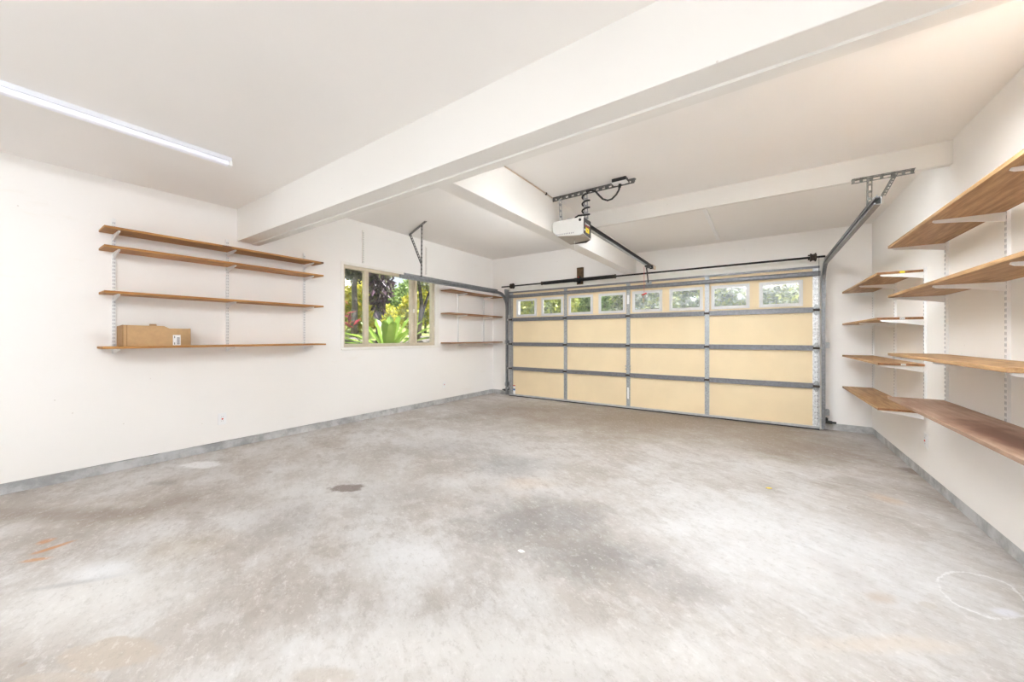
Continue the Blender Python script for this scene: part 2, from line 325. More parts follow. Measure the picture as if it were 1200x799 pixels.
# ---------------------------------------------------------------- mesh builder
def world_of(o):
    p = Vector(o.location)
    while o.parent: o = o.parent; p += Vector(o.location)
    return p
class MB:
    def __init__(s): s.v = []; s.f = []
    def box(s, x0, x1, y0, y1, z0, z1):
        b = len(s.v)
        s.v += [Vector((x, y, z)) for x in (x0, x1) for y in (y0, y1) for z in (z0, z1)]
        s.f += [[b + i for i in q] for q in ((0, 1, 3, 2), (4, 6, 7, 5), (0, 4, 5, 1), (2, 3, 7, 6), (0, 2, 6, 4), (1, 5, 7, 3))]
        return s
    def obox(s, c, ax, ay, az, hx, hy, hz):
        b = len(s.v); c = Vector(c)
        s.v += [c + ax * i * hx + ay * j * hy + az * k * hz for i in (-1, 1) for j in (-1, 1) for k in (-1, 1)]
        s.f += [[b + i for i in q] for q in ((0, 1, 3, 2), (4, 6, 7, 5), (0, 4, 5, 1), (2, 3, 7, 6), (0, 2, 6, 4), (1, 5, 7, 3))]
        return s
    def prism(s, pts, e):
        """closed polygon (3-D points) extruded by vector e"""
        b = len(s.v); n = len(pts); e = Vector(e)
        s.v += [Vector(p) for p in pts] + [Vector(p) + e for p in pts]
        s.f += [list(range(b + n - 1, b - 1, -1)), list(range(b + n, b + 2 * n))]
        s.f += [[b + i, b + (i + 1) % n, b + n + (i + 1) % n, b + n + i] for i in range(n)]
        return s
    def tube(s, pts, r, n=8, cap=True):
        pts = [Vector(p) for p in pts]; b = len(s.v)
        rr = r if isinstance(r, (list, tuple)) else [r] * len(pts)
        prev = None
        for i, p in enumerate(pts):
            t = (pts[min(i + 1, len(pts) - 1)] - pts[max(i - 1, 0)]).normalized()
            a = prev if prev is not None else (Vector((0, 0, 1)) if abs(t.z) < .9 else Vector((1, 0, 0)))
            a = (a - t * a.dot(t)).normalized(); prev = a; c2 = t.cross(a)
            s.v += [p + (a * math.cos(2 * math.pi * k / n) + c2 * math.sin(2 * math.pi * k / n)) * rr[i] for k in range(n)]
        for i in range(len(pts) - 1):
            for k in range(n):
                s.f.append([b + i * n + k, b + i * n + (k + 1) % n, b + (i + 1) * n + (k + 1) % n, b + (i + 1) * n + k])
        if cap:
            s.f.append([b + k for k in range(n)][::-1]); e = b + (len(pts) - 1) * n; s.f.append([e + k for k in range(n)])
        return s
    def cyl(s, p0, p1, r, n=16): return s.tube([p0, p1], r, n)
    def sweep(s, prof, path, xa):
        """closed profile (x, n) swept along a path lying in a plane whose normal is xa"""
        b = len(s.v); m = len(prof); path = [Vector(p) for p in path]
        for i, p in enumerate(path):
            t = (path[min(i + 1, len(path) - 1)] - path[max(i - 1, 0)]).normalized(); nn = xa.cross(t).normalized()
            s.v += [p + xa * a + nn * c for a, c in prof]
        for i in range(len(path) - 1):
            for k in range(m):
                s.f.append([b + i * m + k, b + i * m + (k + 1) % m, b + (i + 1) * m + (k + 1) % m, b + (i + 1) * m + k])
        s.f.append([b + k for k in range(m)][::-1]); e = b + (len(path) - 1) * m; s.f.append([e + k for k in range(m)])
        return s
    def perf_leg(s, p0, p1, wdir, wd=.032, t=.003, pitch=.06, slot=.68):
        """one leg of a perforated steel angle: two rails and the webs between real slots"""
        p0 = Vector(p0); p1 = Vector(p1); u = (p1 - p0); L = u.length; u.normalize(); wdir = Vector(wdir); wdir = (wdir - u * wdir.dot(u)).normalized(); nn = u.cross(wdir)
        rail = wd * .24; mid = (p0 + p1) / 2
        for q in (rail / 2, wd - rail / 2): s.obox(mid + wdir * q, u, wdir, nn, L / 2, rail / 2, t / 2)
        k = max(2, round(L / pitch)); pt = L / k
        for i in range(k + 1):
            cpos = p0 + u * min(max(i * pt, pt * .2), L - pt * .2)
            s.obox(cpos + wdir * wd / 2, u, wdir, nn, pt * (1 - slot) / 2, (wd - 2 * rail) / 2 + .0005, t / 2 * .98)
        return s
    def angle(s, p0, p1, wa, wb, wd=.034, **k): return s.perf_leg(p0, p1, wa, wd, **k).perf_leg(p0, p1, wb, wd, **k)
    def build(s, name, mat, parent=None, origin=None, kind=None, label=None, cat=None, group=None, bevel=0, smooth=False):
        o0 = world_of(parent) if parent else (Vector(origin) if origin is not None else Vector((0, 0, 0)))
        if parent and origin is not None: o0 = Vector(origin)
        me = bpy.data.meshes.new(name); me.from_pydata([tuple(p - o0) for p in s.v], [], s.f); me.validate()
        bm = bmesh.new(); bm.from_mesh(me); bmesh.ops.recalc_face_normals(bm, faces=bm.faces); bm.to_mesh(me); bm.free()
        me.materials.append(MATS[mat])
        o = bpy.data.objects.new(name, me); C.objects.link(o)
        if parent: o.parent = parent; o.location = o0 - world_of(parent)
        else: o.location = o0
        tag(o, label, cat, group, kind)
        if bevel:
            bv = o.modifiers.new('bevel', 'BEVEL'); bv.width = bevel; bv.segments = 2; bv.limit_method = 'ANGLE'
        if smooth:
            for p in me.polygons: p.use_smooth = True
        return o
def tag(o, label=None, cat=None, group=None, kind=None):
    if label: o['label'] = label
    if cat: o['category'] = cat
    if group: o['group'] = group
    if kind: o['kind'] = kind
def thing(name, label, cat, loc, group=None, kind=None):
    o = bpy.data.objects.new(name, None); C.objects.link(o); o.location = loc; o.empty_display_size = .1
    tag(o, label, cat, group, kind); return o
def dup(o, parent=None, loc=None):
    c = o.copy(); C.objects.link(c)
    if parent: c.parent = parent
    if loc is not None: c.location = loc
    return c
def mesh_of(name, mat, mb, smooth=False):
    """a mesh with local coordinates to be shared between alike pieces"""
    o = mb.build(name, mat); me = o.data; bpy.data.objects.remove(o)
    if smooth:
        for p in me.polygons: p.use_smooth = True
    return me
def inst(name, me, parent, loc, label=None):
    o = bpy.data.objects.new(name, me); C.objects.link(o); o.parent = parent; o.location = Vector(loc) - world_of(parent)
    if label: o['label'] = label
    return o
VX, VY, VZ = Vector((1, 0, 0)), Vector((0, 1, 0)), Vector((0, 0, 1))

# ================================================================ STRUCTURE
T = .14
MB().box(XL - T, XR + T, YB - T, YF + .02, -.12, 0).build('floor', 'concrete_floor', kind='structure', label='stained grey concrete slab floor of the garage', cat='floor')
# left wall with window opening
WY0, WY1, WZ0, WZ1 = 2.83, 4.535, 1.055, 2.205
CB = .088
lw = MB().box(XL - T, XL, YB, WY0, CB, ZTOP).box(XL - T, XL, WY1, YF, CB, ZTOP).box(XL - T, XL, WY0, WY1, CB, WZ0).box(XL - T, XL, WY0, WY1, WZ1, ZTOP)
lw.build('wall_left', 'wall_paint', kind='structure', label='white plaster wall with the window and pine shelves', cat='wall')
MB().box(XR, XR + T, SD1, YF, CB, ZTOP).box(XR, XR + T, YB, SD0, CB, ZTOP).box(XR, XR + T, SD0, SD1, SDZ, ZTOP).build('wall_right', 'wall_paint', kind='structure', label='cream plaster wall carrying the deep plywood shelves', cat='wall')  # the gap is an unseen side opening, added to let daylight in
DX0, DX1, DZ1 = -4.14, .52, 2.06
fw_ = MB().box(XL - T, DX0, YF, YF + T, CB, ZTOP).box(DX1, XR + T, YF, YF + T, CB, ZTOP).box(DX0, DX1, YF, YF + T, DZ1, ZTOP)
fw_.build('wall_front', 'wall_paint', kind='structure', label='white plaster wall around and above the garage door', cat='wall')
MB().box(XL - T, XR + T, YB - T, YB, 0, ZTOP).build('wall_back', 'wall_paint', kind='structure', label='plain white plaster wall behind the camera', cat='wall')
# ceilings
BX0, BX1 = 1.597, 1.80          # big cross beam (Y range)
GX0, GX1 = -1.885, -1.735       # beam running to the door (X range)
MB().box(XL, XR, YB, BX0, ZC, ZTOP).build('ceiling', 'ceiling_paint', kind='structure', label='off-white ceiling with the strip light, near side of the big beam', cat='ceiling')
MB().box(XL, GX0, BX1, YF, ZCL, ZTOP).build('ceiling', 'ceiling_paint', kind='structure', label='raised beige ceiling of the bay by the window', cat='ceiling')
MB().box(GX1, XR, BX1, YF, ZC, ZTOP).build('ceiling', 'ceiling_paint', kind='structure', label='off-white ceiling of the bay with the garage door opener', cat='ceiling')
# beams
b1 = MB().box(XL, XR, BX0, BX1, 2.25, ZTOP).build('trim_1', 'beam_paint', kind='structure', label='deep white ceiling beam spanning from the shelf wall across the garage', cat='beam', bevel=.004)
MB().box(XL, XR, 1.735, BX1 + .004, 2.238, 2.25).build('lip_board', 'beam_paint', b1)
MB().box(GX0, GX1, BX1, YF, 2.25, ZTOP).build('trim_2', 'beam_paint', kind='structure', label='white ceiling beam running from the big beam to the door wall', cat='beam', bevel=.004)
MB().box(GX1, XR, 3.90, 3.955, 2.43, ZC).build('trim_3', 'beam_paint', kind='structure', label='shallow white board beam crossing the bay above the door opener', cat='beam', bevel=.003)
# curbs
def rough_curb(name, x0, x1, y0, y1, label, axis):
    mb = MB(); L = (y1 - y0) if axis == 'y' else (x1 - x0); n = max(4, int(L / .22)); rnd = random.Random(sum(map(ord, label)))
    prev = CB - .004
    for i in range(n):
        z = CB - .001 - (rnd.random() ** 4) * .009
        if axis == 'y': mb.box(x0, x1, y0 + L * i / n, y0 + L * (i + 1) / n, 0, z)
        else: mb.box(x0 + L * i / n, x0 + L * (i + 1) / n, y0, y1, 0, z)
    return mb.build(name, 'curb_concrete', kind='structure', label=label, cat='curb')
rough_curb('baseboard_left', XL - T, XL - .010, YB, YF + T, 'bare concrete curb under the window wall', 'y')
rough_curb('baseboard_right', XR + .010, XR + T, SD1, YF + T, 'bare concrete curb under the wall with the plywood shelves', 'y')
rough_curb('baseboard_front', DX1 + .06, XR + .01, YF + .008, YF + T, 'chipped concrete curb between the door track and the corner by the plywood shelves', 'x')
rough_curb('baseboard_front', XL - .01, DX0 - .03, YF + .008, YF + T, 'short concrete curb between the window wall and the door track', 'x')
# ribbed header trim above door
hd = MB().box(-4.35, .70, YF - .016, YF, 2.06, 2.21).build('trim_4', 'white_trim', kind='structure', label='white ribbed header board between garage door and torsion shaft', cat='trim')
for z in (2.098, 2.135, 2.172): MB().box(-4.35, .70, YF - .022, YF - .016, z, z + .008).build('rib', 'white_trim', hd)
# door stop jamb filling the gap between door leaf and wall
js = MB().box(DX0 - .09, DX0 + .01, 6.168, YF, 0, 2.12).build('trim_5', 'white_trim', kind='structure', label='white door jamb stop beside the window bay', cat='trim')
MB().box(DX1 - .01, DX1 + .135, 6.168, YF, 0.0, 2.12).build('trim_6', 'white_trim', kind='structure', label='white door jamb stop beside the plywood shelves', cat='trim')

# ---- window 1
w1 = thing('window_1', 'tan framed three-light window above the garden, half behind the door track', 'window', (XL, 3.68, WZ0), kind='structure')
# casing (flat plaster band) around it
cs = MB(); cw = .035
cs.box(XL, XL + .006, WY0 - cw, WY0, WZ0 - .02, WZ1 + cw).box(XL, XL + .006, WY1, WY1 + .09, WZ0 - .02, WZ1 + cw).box(XL, XL + .006, WY0, WY1, WZ1, WZ1 + cw)
cs.build('casing', 'white_trim', w1)
MB().box(XL, XL + .022, WY0 - cw, WY1 + .11, WZ0 - .04, WZ0 - .012).build('window_sill', 'white_trim', w1, bevel=.003)
fx0, fx1 = XL - .085, XL - .012
fr = MB().box(fx0, fx1, WY0, WY1, WZ0, WZ0 + .048).box(fx0, fx1, WY0, WY1, WZ1 - .045, WZ1).box(fx0, fx1, WY0, WY0 + .03, WZ0 + .048, WZ1 - .045).box(fx0, fx1, WY1 - .055, WY1, WZ0 + .048, WZ1 - .045)
fr.build('window_frame', 'window_tan', w1, bevel=.003)
for y0, y1 in ((3.165, 3.235), (4.013, 4.075), (4.082, 4.142)):
    MB().box(fx0 + .01, fx1 - .008 + (.006 if y0 > 4.05 else 0), y0, y1, WZ0 + .048, WZ1 - .045).build('mullion', 'window_tan', w1, bevel=.003)
lt = MB().box(fx1 - .008, fx1 + .012, 4.055, 4.075, 1.60, 1.66).build('latch', 'white_trim', w1, bevel=.003)
for y0, y1 in ((WY0 + .03, 3.165), (3.235, 4.013), (4.142, WY1 - .055)):
    MB().box(XL - .055, XL - .051, y0, y1, WZ0 + .048, WZ1 - .045).build('pane', 'window_glass', w1)

# ================================================================ GARAGE DOOR
DY = 6.118   # inner face of the frame
door = thing('door_1', 'yellow sectional garage door with grey struts and a row of eight lites', 'garage door', (-1.82, DY + .02, 0), kind='structure')
SX = [(-4.262, -4.172), (-3.028, -2.964), (-1.873, -1.812), (-.706, -.645), (.542, .612)]
ZS = [.022, .565, 1.057, 1.55, 2.098]
LITES = [(-4.083, -3.616), (-3.506, -3.042), (-2.933, -2.464), (-2.357, -1.888), (-1.775, -1.306), (-1.199, -.730), (-.620, -.143), (-.034, .444)]
LZ0, LZ1 = 1.607, 1.953
for r_ in range(4):
    for k in range(4):
        x0, x1 = SX[k][1] - .004, SX[k + 1][0] + .004; z0, z1 = ZS[r_], ZS[r_ + 1]; y0, y1 = DY + .012, DY + .045
        if r_ < 3:
            MB().box(x0, x1, y0, y1, z0, z1).build('panel', 'door_yellow', door)
        else:
            (a0, a1), (b0, b1) = LITES[2 * k], LITES[2 * k + 1]; h = .03
            p = MB().box(x0, x1, y0, y1, z0, LZ0 + h).box(x0, x1, y0, y1, LZ1 - h, z1)
            p.box(x0, a0 + h, y0, y1, LZ0 + h, LZ1 - h).box(a1 - h, b0 + h, y0, y1, LZ0 + h, LZ1 - h).box(b1 - h, x1, y0, y1, LZ0 + h, LZ1 - h)
            p.build('panel', 'door_yellow', door)
for i, (a, b) in enumerate(LITES):
    f = .042; y0, y1 = DY - .004, DY + .014
    o = MB().box(a, b, y0, y1, LZ0, LZ0 + f).box(a, b, y0, y1, LZ1 - f, LZ1).box(a, a + f, y0, y1, LZ0 + f, LZ1 - f).box(b - f, b, y0, y1, LZ0 + f, LZ1 - f)
    g = .012; y2 = DY - .008
    o.box(a + f - g, b - f + g, y2, y0, LZ0 + f - g, LZ0 + f).box(a + f - g, b - f + g, y2, y0, LZ1 - f, LZ1 - f + g).box(a + f - g, a + f, y2, y0, LZ0 + f, LZ1 - f).box(b - f, b - f + g, y2, y0, LZ0 + f, LZ1 - f)
    fr = o.build('lite_frame', 'lite_frame', door)
    MB().box(a + f - .005, b - f + .005, DY + .02, DY + .024, LZ0 + f - .005, LZ1 - f + .005).build('pane', 'lite_glass' if i < 4 else 'lite_glass_etched', fr)
# stiles, each section on its own, with punched holes
for k, (x0, x1) in enumerate(SX):
    mat = 'bright_zinc' if k == 4 else 'galvanised'
    for r_ in range(4):
        z0, z1 = ZS[r_], ZS[r_ + 1]
        st = MB().box(x0, x1, DY, DY + .045, z0, z1).build('stile', mat, door)
        hs = MB(); n = 7; cols = (x0 + (x1 - x0) * .35, x0 + (x1 - x0) * .65)
        for j in range(n):
            z = z0 + (z1 - z0) * (j + .7) / (n + .4)
            for cx in (cols if k in (0, 4) else cols[:1] if j % 2 else cols[1:]): hs.obox((cx, DY - .0005, z), VX, VY, VZ, .004, .001, .007)
        hs.build('punched_holes', 'slot_shadow', st, kind='stuff')
# horizontal struts at the joints
for z in ZS[1:4]:
    s = MB().box(SX[0][0] + .03, SX[4][0] + .02, DY - .013, DY + .012, z - .034, z + .034).box(SX[0][0] + .03, SX[4][0] + .02, DY - .019, DY - .013, z + .018, z + .034).box(SX[0][0] + .03, SX[4][0] + .02, DY - .019, DY - .013, z - .034, z - .018)
    s.build('strut', 'strut_steel', door)
prof = [(DY - .002, 1.988), (DY - .030, 1.988), (DY - .036, 2.004), (DY - .036, 2.030), (DY - .030, 2.048), (DY - .002, 2.048)]
MB().prism([(SX[0][0] + .02, y, z) for y, z in prof], (4.86, 0, 0)).build('top_strut', 'strut_steel', door)
MB().box(SX[0][0], SX[4][1], DY - .010, DY + .05, 2.090, 2.118).build('top_cap', 'strut_steel', door)
MB().box(SX[0][0], SX[4][1], DY - .006, DY + .05, .018, .046).build('bottom_rail', 'seal_grey', door)
MB().box(SX[0][0], SX[4][1], DY + .002, DY + .042, 0.0005, .018).build('bottom_seal', 'rubber_black', door)
# hinges at each stile and joint
hm = MB()
hm.prism([(-.026, -.004, .012), (.026, -.004, .012), (.026, -.004, .040), (.010, -.004, .070), (-.010, -.004, .070), (-.026, -.004, .040)], (0, .004, 0))
hm.prism([(-.026, -.004, -.012), (.026, -.004, -.012), (.026, -.004, -.040), (.010, -.004, -.070), (-.010, -.004, -.070), (-.026, -.004, -.040)], (0, .004, 0))
hm_me = mesh_of('hinge', 'galvanised', hm)
kn_me = mesh_of('hinge_knuckle', 'bronze_dark', MB().cyl((-.034, -.008, 0), (.034, -.010, 0), .015, 10))
for k, (x0, x1) in enumerate(SX):
    for z in ZS[1:4]:
        hg = inst('hinge', hm_me, door, ((x0 + x1) / 2, DY - .019, z)); kk = inst('hinge_knuckle', kn_me, hg, ((x0 + x1) / 2, DY - .019, z))
# lift bracket for opener arm, pull handle, stickers
MB().box(-1.545, -1.465, DY - .040, DY, 2.045, 2.095).build('arm_bracket', 'galvanised', door)
MB().box(-1.885, -1.80, DY - .022, DY, .705, .725).box(-1.885, -1.80, DY - .022, DY, .655, .675).box(-1.862, -1.823, DY - .026, DY - .01, .655, .725).build('step_plate', 'galvanised', door)
sl = MB().box(-1.858, -1.828, DY - .0025, DY - .0005, .17, .36).build('paper_sticker', 'sticker_white', door)
sl = MB().box(-1.862, -1.824, DY - .0025, DY - .0005, 1.75, 1.90).build('paper_sticker', 'sticker_white', door)
wl = MB().box(-4.168, -4.120, DY + .0085, DY + .0115, .03, .225).build('warning_label', 'sticker_white', door)
MB().box(-4.168, -4.120, DY + .007, DY + .0085, .205, .225).build('red_band', 'sticker_red', wl)
MB().box(-4.168, -4.120, DY + .007, DY + .0085, .118, .140).build('blue_band', 'sticker_blue', wl)
MB().box(-4.168, -4.120, DY + .007, DY + .0085, .140, .155).build('black_band', 'ink', wl)
# rollers at the ends
rm = mesh_of('roller', 'bright_zinc', MB().cyl((-.03, 0, 0), (.012, 0, 0), .008, 8).cyl((.005, 0, 0), (.018, 0, 0), .02, 14))

# ================================================================ DOOR TRACKS
def track(side, X, label, ztop, yend):
    t = thing('door_track', label, 'door track', (X, 6.09, 0), 'garage door tracks')
    s = side     # +1: door lies on the -X side
    prof = [(s * a, b) for a, b in ((.016, -.026), (.016, .026), (-.018, .026), (-.018, .010), (-.0155, .010), (-.0155, .0235), (.0135, .0235), (.0135, -.0235), (-.0155, -.0235), (-.0155, -.010), (-.018, -.010), (-.018, -.026))]
    R = .28; yv = 6.088
    vert = [(X, yv, .03), (X, yv, ztop - R)]
    curve = [(X, yv - R + R * math.cos(a), ztop - R + R * math.sin(a)) for a in [math.pi / 2 * i / 10 for i in range(11)]]
    MB().sweep(prof, vert, VX).build('vertical_rail', 'track_steel', t)
    MB().sweep(prof, curve, VX).build('curved_rail', 'track_steel', t)
    MB().sweep(prof, [(X, yv - R, ztop), (X, yend, ztop)], VX).build('horizontal_rail', 'track_steel', t)
    # reinforcing angle riding on top of the horizontal rail
    MB().prism([(X + s * .012, yv - R - .02, ztop + .024), (X + s * .012, yv - R - .02, ztop + .062), (X + s * .009, yv - R - .02, ztop + .062), (X + s * .009, yv - R - .02, ztop + .027), (X - s * .024, yv - R - .02, ztop + .027), (X - s * .024, yv - R - .02, ztop + .024)], (0, yend + .08 - (yv - R - .02), 0)).build('stiffening_angle', 'track_steel', t)
    # flag plate against the wall at the head of the rail
    MB().prism([(X + s * .017, 6.19, ztop - .42), (X + s * .017, 6.19, ztop + .10), (X + s * .017, 6.04, ztop + .10), (X + s * .017, 6.02, ztop + .06), (X + s * .017, 6.07, ztop - .10), (X + s * .017, 6.07, ztop - .42)], (s * .004, 0, 0)).build('flag_plate', 'galvanised', t)
    for z in (.20, 1.06):
        MB().box(min(X + s * .016, X + s * .060), max(X + s * .016, X + s * .060), 6.10, 6.206, z, z + .07).build('jamb_bracket', 'galvanised', t)
    # black photo sensor on its bracket
    e = MB().cyl((X + s * .02, 6.11, .115), (X + s * .085, 6.11, .115), .021, 12).cyl((X + s * .085, 6.11, .115), (X + s * .125, 6.11, .115), .013, 12).box(min(X + s * .02, X + s * .045), max(X + s * .02, X + s * .045), 6.10, 6.2, .10, .16)
    e.build('photo_sensor', 'rubber_black', t)
    for z in (.16, .565, 1.057, 1.55):
        inst('roller', rm, t, (X - s * .012 if s > 0 else X + .012, 6.088, z))
    return t
tr = track(1, .648, 'steel door track hung from the shallow beam beside the plywood shelves', 2.125, 3.44)
tl = track(-1, -4.298, 'steel door track crossing the window, hung from the raised ceiling', 2.075, 3.42)
# perforated hangers
X = .648
MB().angle((.58, 3.885, 2.432), (.925, 3.885, 2.432), (0, 0, -1), (0, -1, 0), .030).build('hanger_bar', 'hanger_steel', tr)
MB().angle((.672, 3.872, 2.43), (.668, 3.865, 2.15), (1, 0, 0), (0, 1, 0), .027).build('hanger_drop', 'hanger_steel', tr)
MB().angle((.815, 3.86, 2.43), (.668, 3.47, 2.165), (1, .35, 0), (0, 0, -1), .024).build('hanger_brace', 'hanger_steel', tr)
LH = Vector((-4.27, 3.83, 0))
MB().angle((-4.66, 3.885, 2.846), (-3.95, 3.57, 2.846), (.405, .914, 0), (0, 0, -1), .036).build('hanger_bar', 'dark_angle', tl)
MB().angle((-4.13, 3.665, 2.84), (-4.27, 3.78, 2.11), (1, .4, 0), (-.4, 1, 0), .026).build('hanger_drop', 'dark_angle', tl)
MB().angle((-4.63, 3.86, 2.835), (-4.225, 3.735, 2.30), (1, .4, .5), (-.4, 1, 0), .034).build('hanger_brace', 'dark_angle', tl)

# ================================================================ TORSION SHAFT
TY, TZ = 6.05, 2.222
ts = thing('torsion_spring', 'black torsion spring shaft mounted above the garage door on a dark wood block', 'garage spring', (-2.73, 6.19, TZ))
MB().cyl((-4.40, TY, TZ), (.66, TY, TZ), .0135, 14).build('shaft', 'black_steel', ts, smooth=True)
for a, b in ((-3.42, -2.79), (-2.69, -2.075)):
    pts = []; turns = 36
    for i in range(turns * 10 + 1):
        t_ = i / (turns * 10); an = 2 * math.pi * turns * t_
        pts.append((a + (b - a) * t_, TY + .026 * math.cos(an), TZ + .026 * math.sin(an)))
    sp = MB().tube(pts, .0072, 5).build('coil_spring', 'black_steel', ts, smooth=True)
    e = a if a < -3 else b; sgn = -1 if a < -3 else 1
    MB().cyl((e - sgn * .03, TY, TZ), (e + sgn * .03, TY, TZ), .030, 14).cyl((e + sgn * .03, TY, TZ), (e + sgn * .045, TY, TZ), .037, 6).build('winding_cone', 'bronze_dark', ts)
for xc in (-4.135, .545):
    d = MB()
    for q, rr in ((-.035, .052), (-.025, .044), (.0, .044), (.012, .055)): d.cyl((xc + q, TY, TZ), (xc + q + .012, TY, TZ), rr, 18)
    d.cyl((xc - .03, TY, TZ), (xc + .03, TY, TZ), .040, 18)
    for q in (0, 2.1, 4.2): d.obox((xc - .045, TY + .03 * math.cos(q), TZ + .03 * math.sin(q)), VX, VY, VZ, .012, .008, .008)
    d.build('cable_drum', 'bronze_dark', ts)
    MB().tube([(xc + (.05 if xc > -2 else -.03), TY - .045, TZ), (xc + (.05 if xc > -2 else -.03), 6.075, 1.2), (xc + (.05 if xc > -2 else -.03), 6.09, .1)], .002, 5).build('lift_cable', 'black_steel', ts)
MB().box(-2.795, -2.672, 6.172, YF - .0005, 2.213, 2.465).box(-2.795, -2.672, 6.172, YF - .024, 2.156, 2.213).build('mounting_block', 'block_wood', ts, bevel=.003)
cbk = MB().box(-2.765, -2.715, 6.155, 6.172, 2.17, 2.30).box(-2.765, -2.757, TY - .03, 6.16, TZ - .03, TZ + .03).cyl((-2.785, TY, TZ), (-2.70, TY, TZ), .037, 14)
cbk.build('centre_bracket', 'black_steel', ts)
MB().box(-2.762, -2.740, 6.150, 6.156, 2.262, 2.292).build('rust_tag', 'sticker_red', ts, label='rusty red tag on the centre bracket')

# ================================================================ DOOR OPENER
op = thing('door_opener', 'white ceiling-hung garage door opener with rail and yellow sticker', 'garage opener', (-1.53, 3.28, 2.33))
OY0, OY1 = 3.20, 3.385
# housing: bulged white cover, lower edge cut back
hp = [(-1.700, 2.335), (-1.385, 2.335), (-1.385, 2.305), (-1.385, 2.170), (-1.42, 2.160), (-1.655, 2.185), (-1.712, 2.23), (-1.715, 2.31)]
hs = MB().prism([(x, OY0, z) for x, z in hp], (0, OY1 - OY0, 0)).build('housing', 'opener_white', op, bevel=.012)
MB().prism([(-1.425, OY0 + .004, 2.1585), (-1.387, OY0 + .004, 2.1685), (-1.387, OY1 - .004, 2.150), (-1.43, OY1 - .004, 2.128), (-1.60, OY1 - .004, 2.135), (-1.655, OY0 + .004, 2.183)], (0, 0, .006)).build('light_lens', 'opener_lens', op)
MB().prism([(-1.384, OY0 + .010, 2.325), (-1.384, OY1 - .004, 2.325), (-1.384, OY1 - .004, 2.160), (-1.384, OY0 + .010, 2.178)], (.003, 0, 0)).build('label_panel', 'opener_label', op)
lp = MB().box(-1.3808, -1.3796, OY0 + .055, OY0 + .135, 2.195, 2.243).build('yellow_sticker', 'sticker_yellow', op)
MB().box(-1.3796, -1.379, OY0 + .088, OY0 + .102, 2.214, 2.222).build('sticker_mark', 'ink', lp)
mk = MB()
for i, hh in enumerate((.020, .010, .016, .012, .012, .018, .012, .014, .010)):
    y = OY0 + .045 + i * .0125; mk.obox((-1.3805, y, 2.268 + hh / 2), VX, VY, Vector((0, .25, 1)).normalized(), .0006, .0042, hh / 2)
mk.build('name_plate', 'sticker_white', op, kind='stuff')
MB().box(-1.381, -1.3798, OY0 + .04, OY0 + .150, 2.252, 2.259).build('red_line', 'sticker_red', op)
MB().box(-1.381, -1.3798, OY0 + .020, OY0 + .048, 2.205, 2.222).build('grey_mark', 'sticker_white', op)
vn = MB()
for i in range(10): vn.obox((-1.655 + i * .019, OY0 - .0012, 2.199 - .0005 * i), VX, VY, VZ, .0045, .001, .006)
vn.build('vent_slots', 'slot_shadow', hs, kind='stuff')
MB().cyl((-1.415, OY0 - .006, 2.305), (-1.415, OY0 + .004, 2.305), .013, 14).build('button', 'rubber_black', op)
# rail: T section with black belt cover, end pulley
RX, RZ = -1.435, 2.295
MB().box(RX - .020, RX + .020, OY1 - .02, 5.97, RZ + .022, RZ + .030).box(RX - .006, RX + .006, OY1 - .02, 5.97, RZ - .012, RZ + .022).build('rail', 'black_steel', op)
MB().box(RX - .017, RX + .017, OY1 - .02, 5.90, RZ - .020, RZ - .012).build('rail_flange', 'galvanised', op)
MB().cyl((RX - .022, 5.975, RZ + .004), (RX + .022, 5.975, RZ + .004), .030, 16).build('end_pulley', 'black_steel', op)
MB().box(RX - .012, RX + .012, 5.99, YF - .0005, RZ + .0, RZ + .05).build('header_bracket', 'wire_cream', op)
MB().box(RX - .022, RX + .022, 5.66, 5.80, RZ - .040, RZ - .018).build('trolley', 'black_steel', op)
MB().tube([(RX - .02, 5.745, RZ - .03), (RX - .035, 5.86, 2.19), (-1.505, 6.06, 2.075)], .0095, 8).build('door_arm', 'black_steel', op)
rc = MB().tube([(-1.475, 5.70, RZ - .03), (-1.475, 5.70, 1.86)], .0022, 5).build('release_cord', 'cord_red', op)
MB().tube([(-1.507, 5.70, 1.838), (-1.44, 5.70, 1.862)], .011, 8).build('release_handle', 'cord_red', op)
MB().tube([(-1.483, 5.70, 1.84), (-1.487, 5.70, 1.72)], .0014, 5).build('cord_tail', 'cord_red', op)
MB().tube([(-1.50, 3.26, 2.13), (-1.495, 3.26, 2.02)], .0016, 5).build('pull_string', 'sticker_white', op)
# ceiling strut and drop straps
SYO = 3.255
MB().angle((-1.733, SYO, ZC - .001), (-.925, SYO, ZC - .001), (0, 0, -1), (0, 1, 0), .045, pitch=.06, slot=.42).build('ceiling_strut', 'dark_angle', op)
MB().perf_leg((-1.665, SYO - .004, 2.565), (-1.655, SYO - .004, 2.33), (1, 0, 0), .030).build('hanger_strap', 'galvanised', op)
MB().perf_leg((-1.405, SYO - .004, 2.575), (-1.405, SYO + .02, 2.32), (1, 0, 0), .042).perf_leg((-1.405, SYO - .004, 2.575), (-1.405, SYO + .02, 2.32), (0, 1, 0), .03).build('hanger_strap', 'galvanised', op)
MB().box(-1.68, -1.50, 3.25, 3.33, 2.336, 2.344).cyl((-1.56, 3.29, 2.344), (-1.56, 3.29, 2.362), .03, 14).build('top_plate', 'galvanised', op)
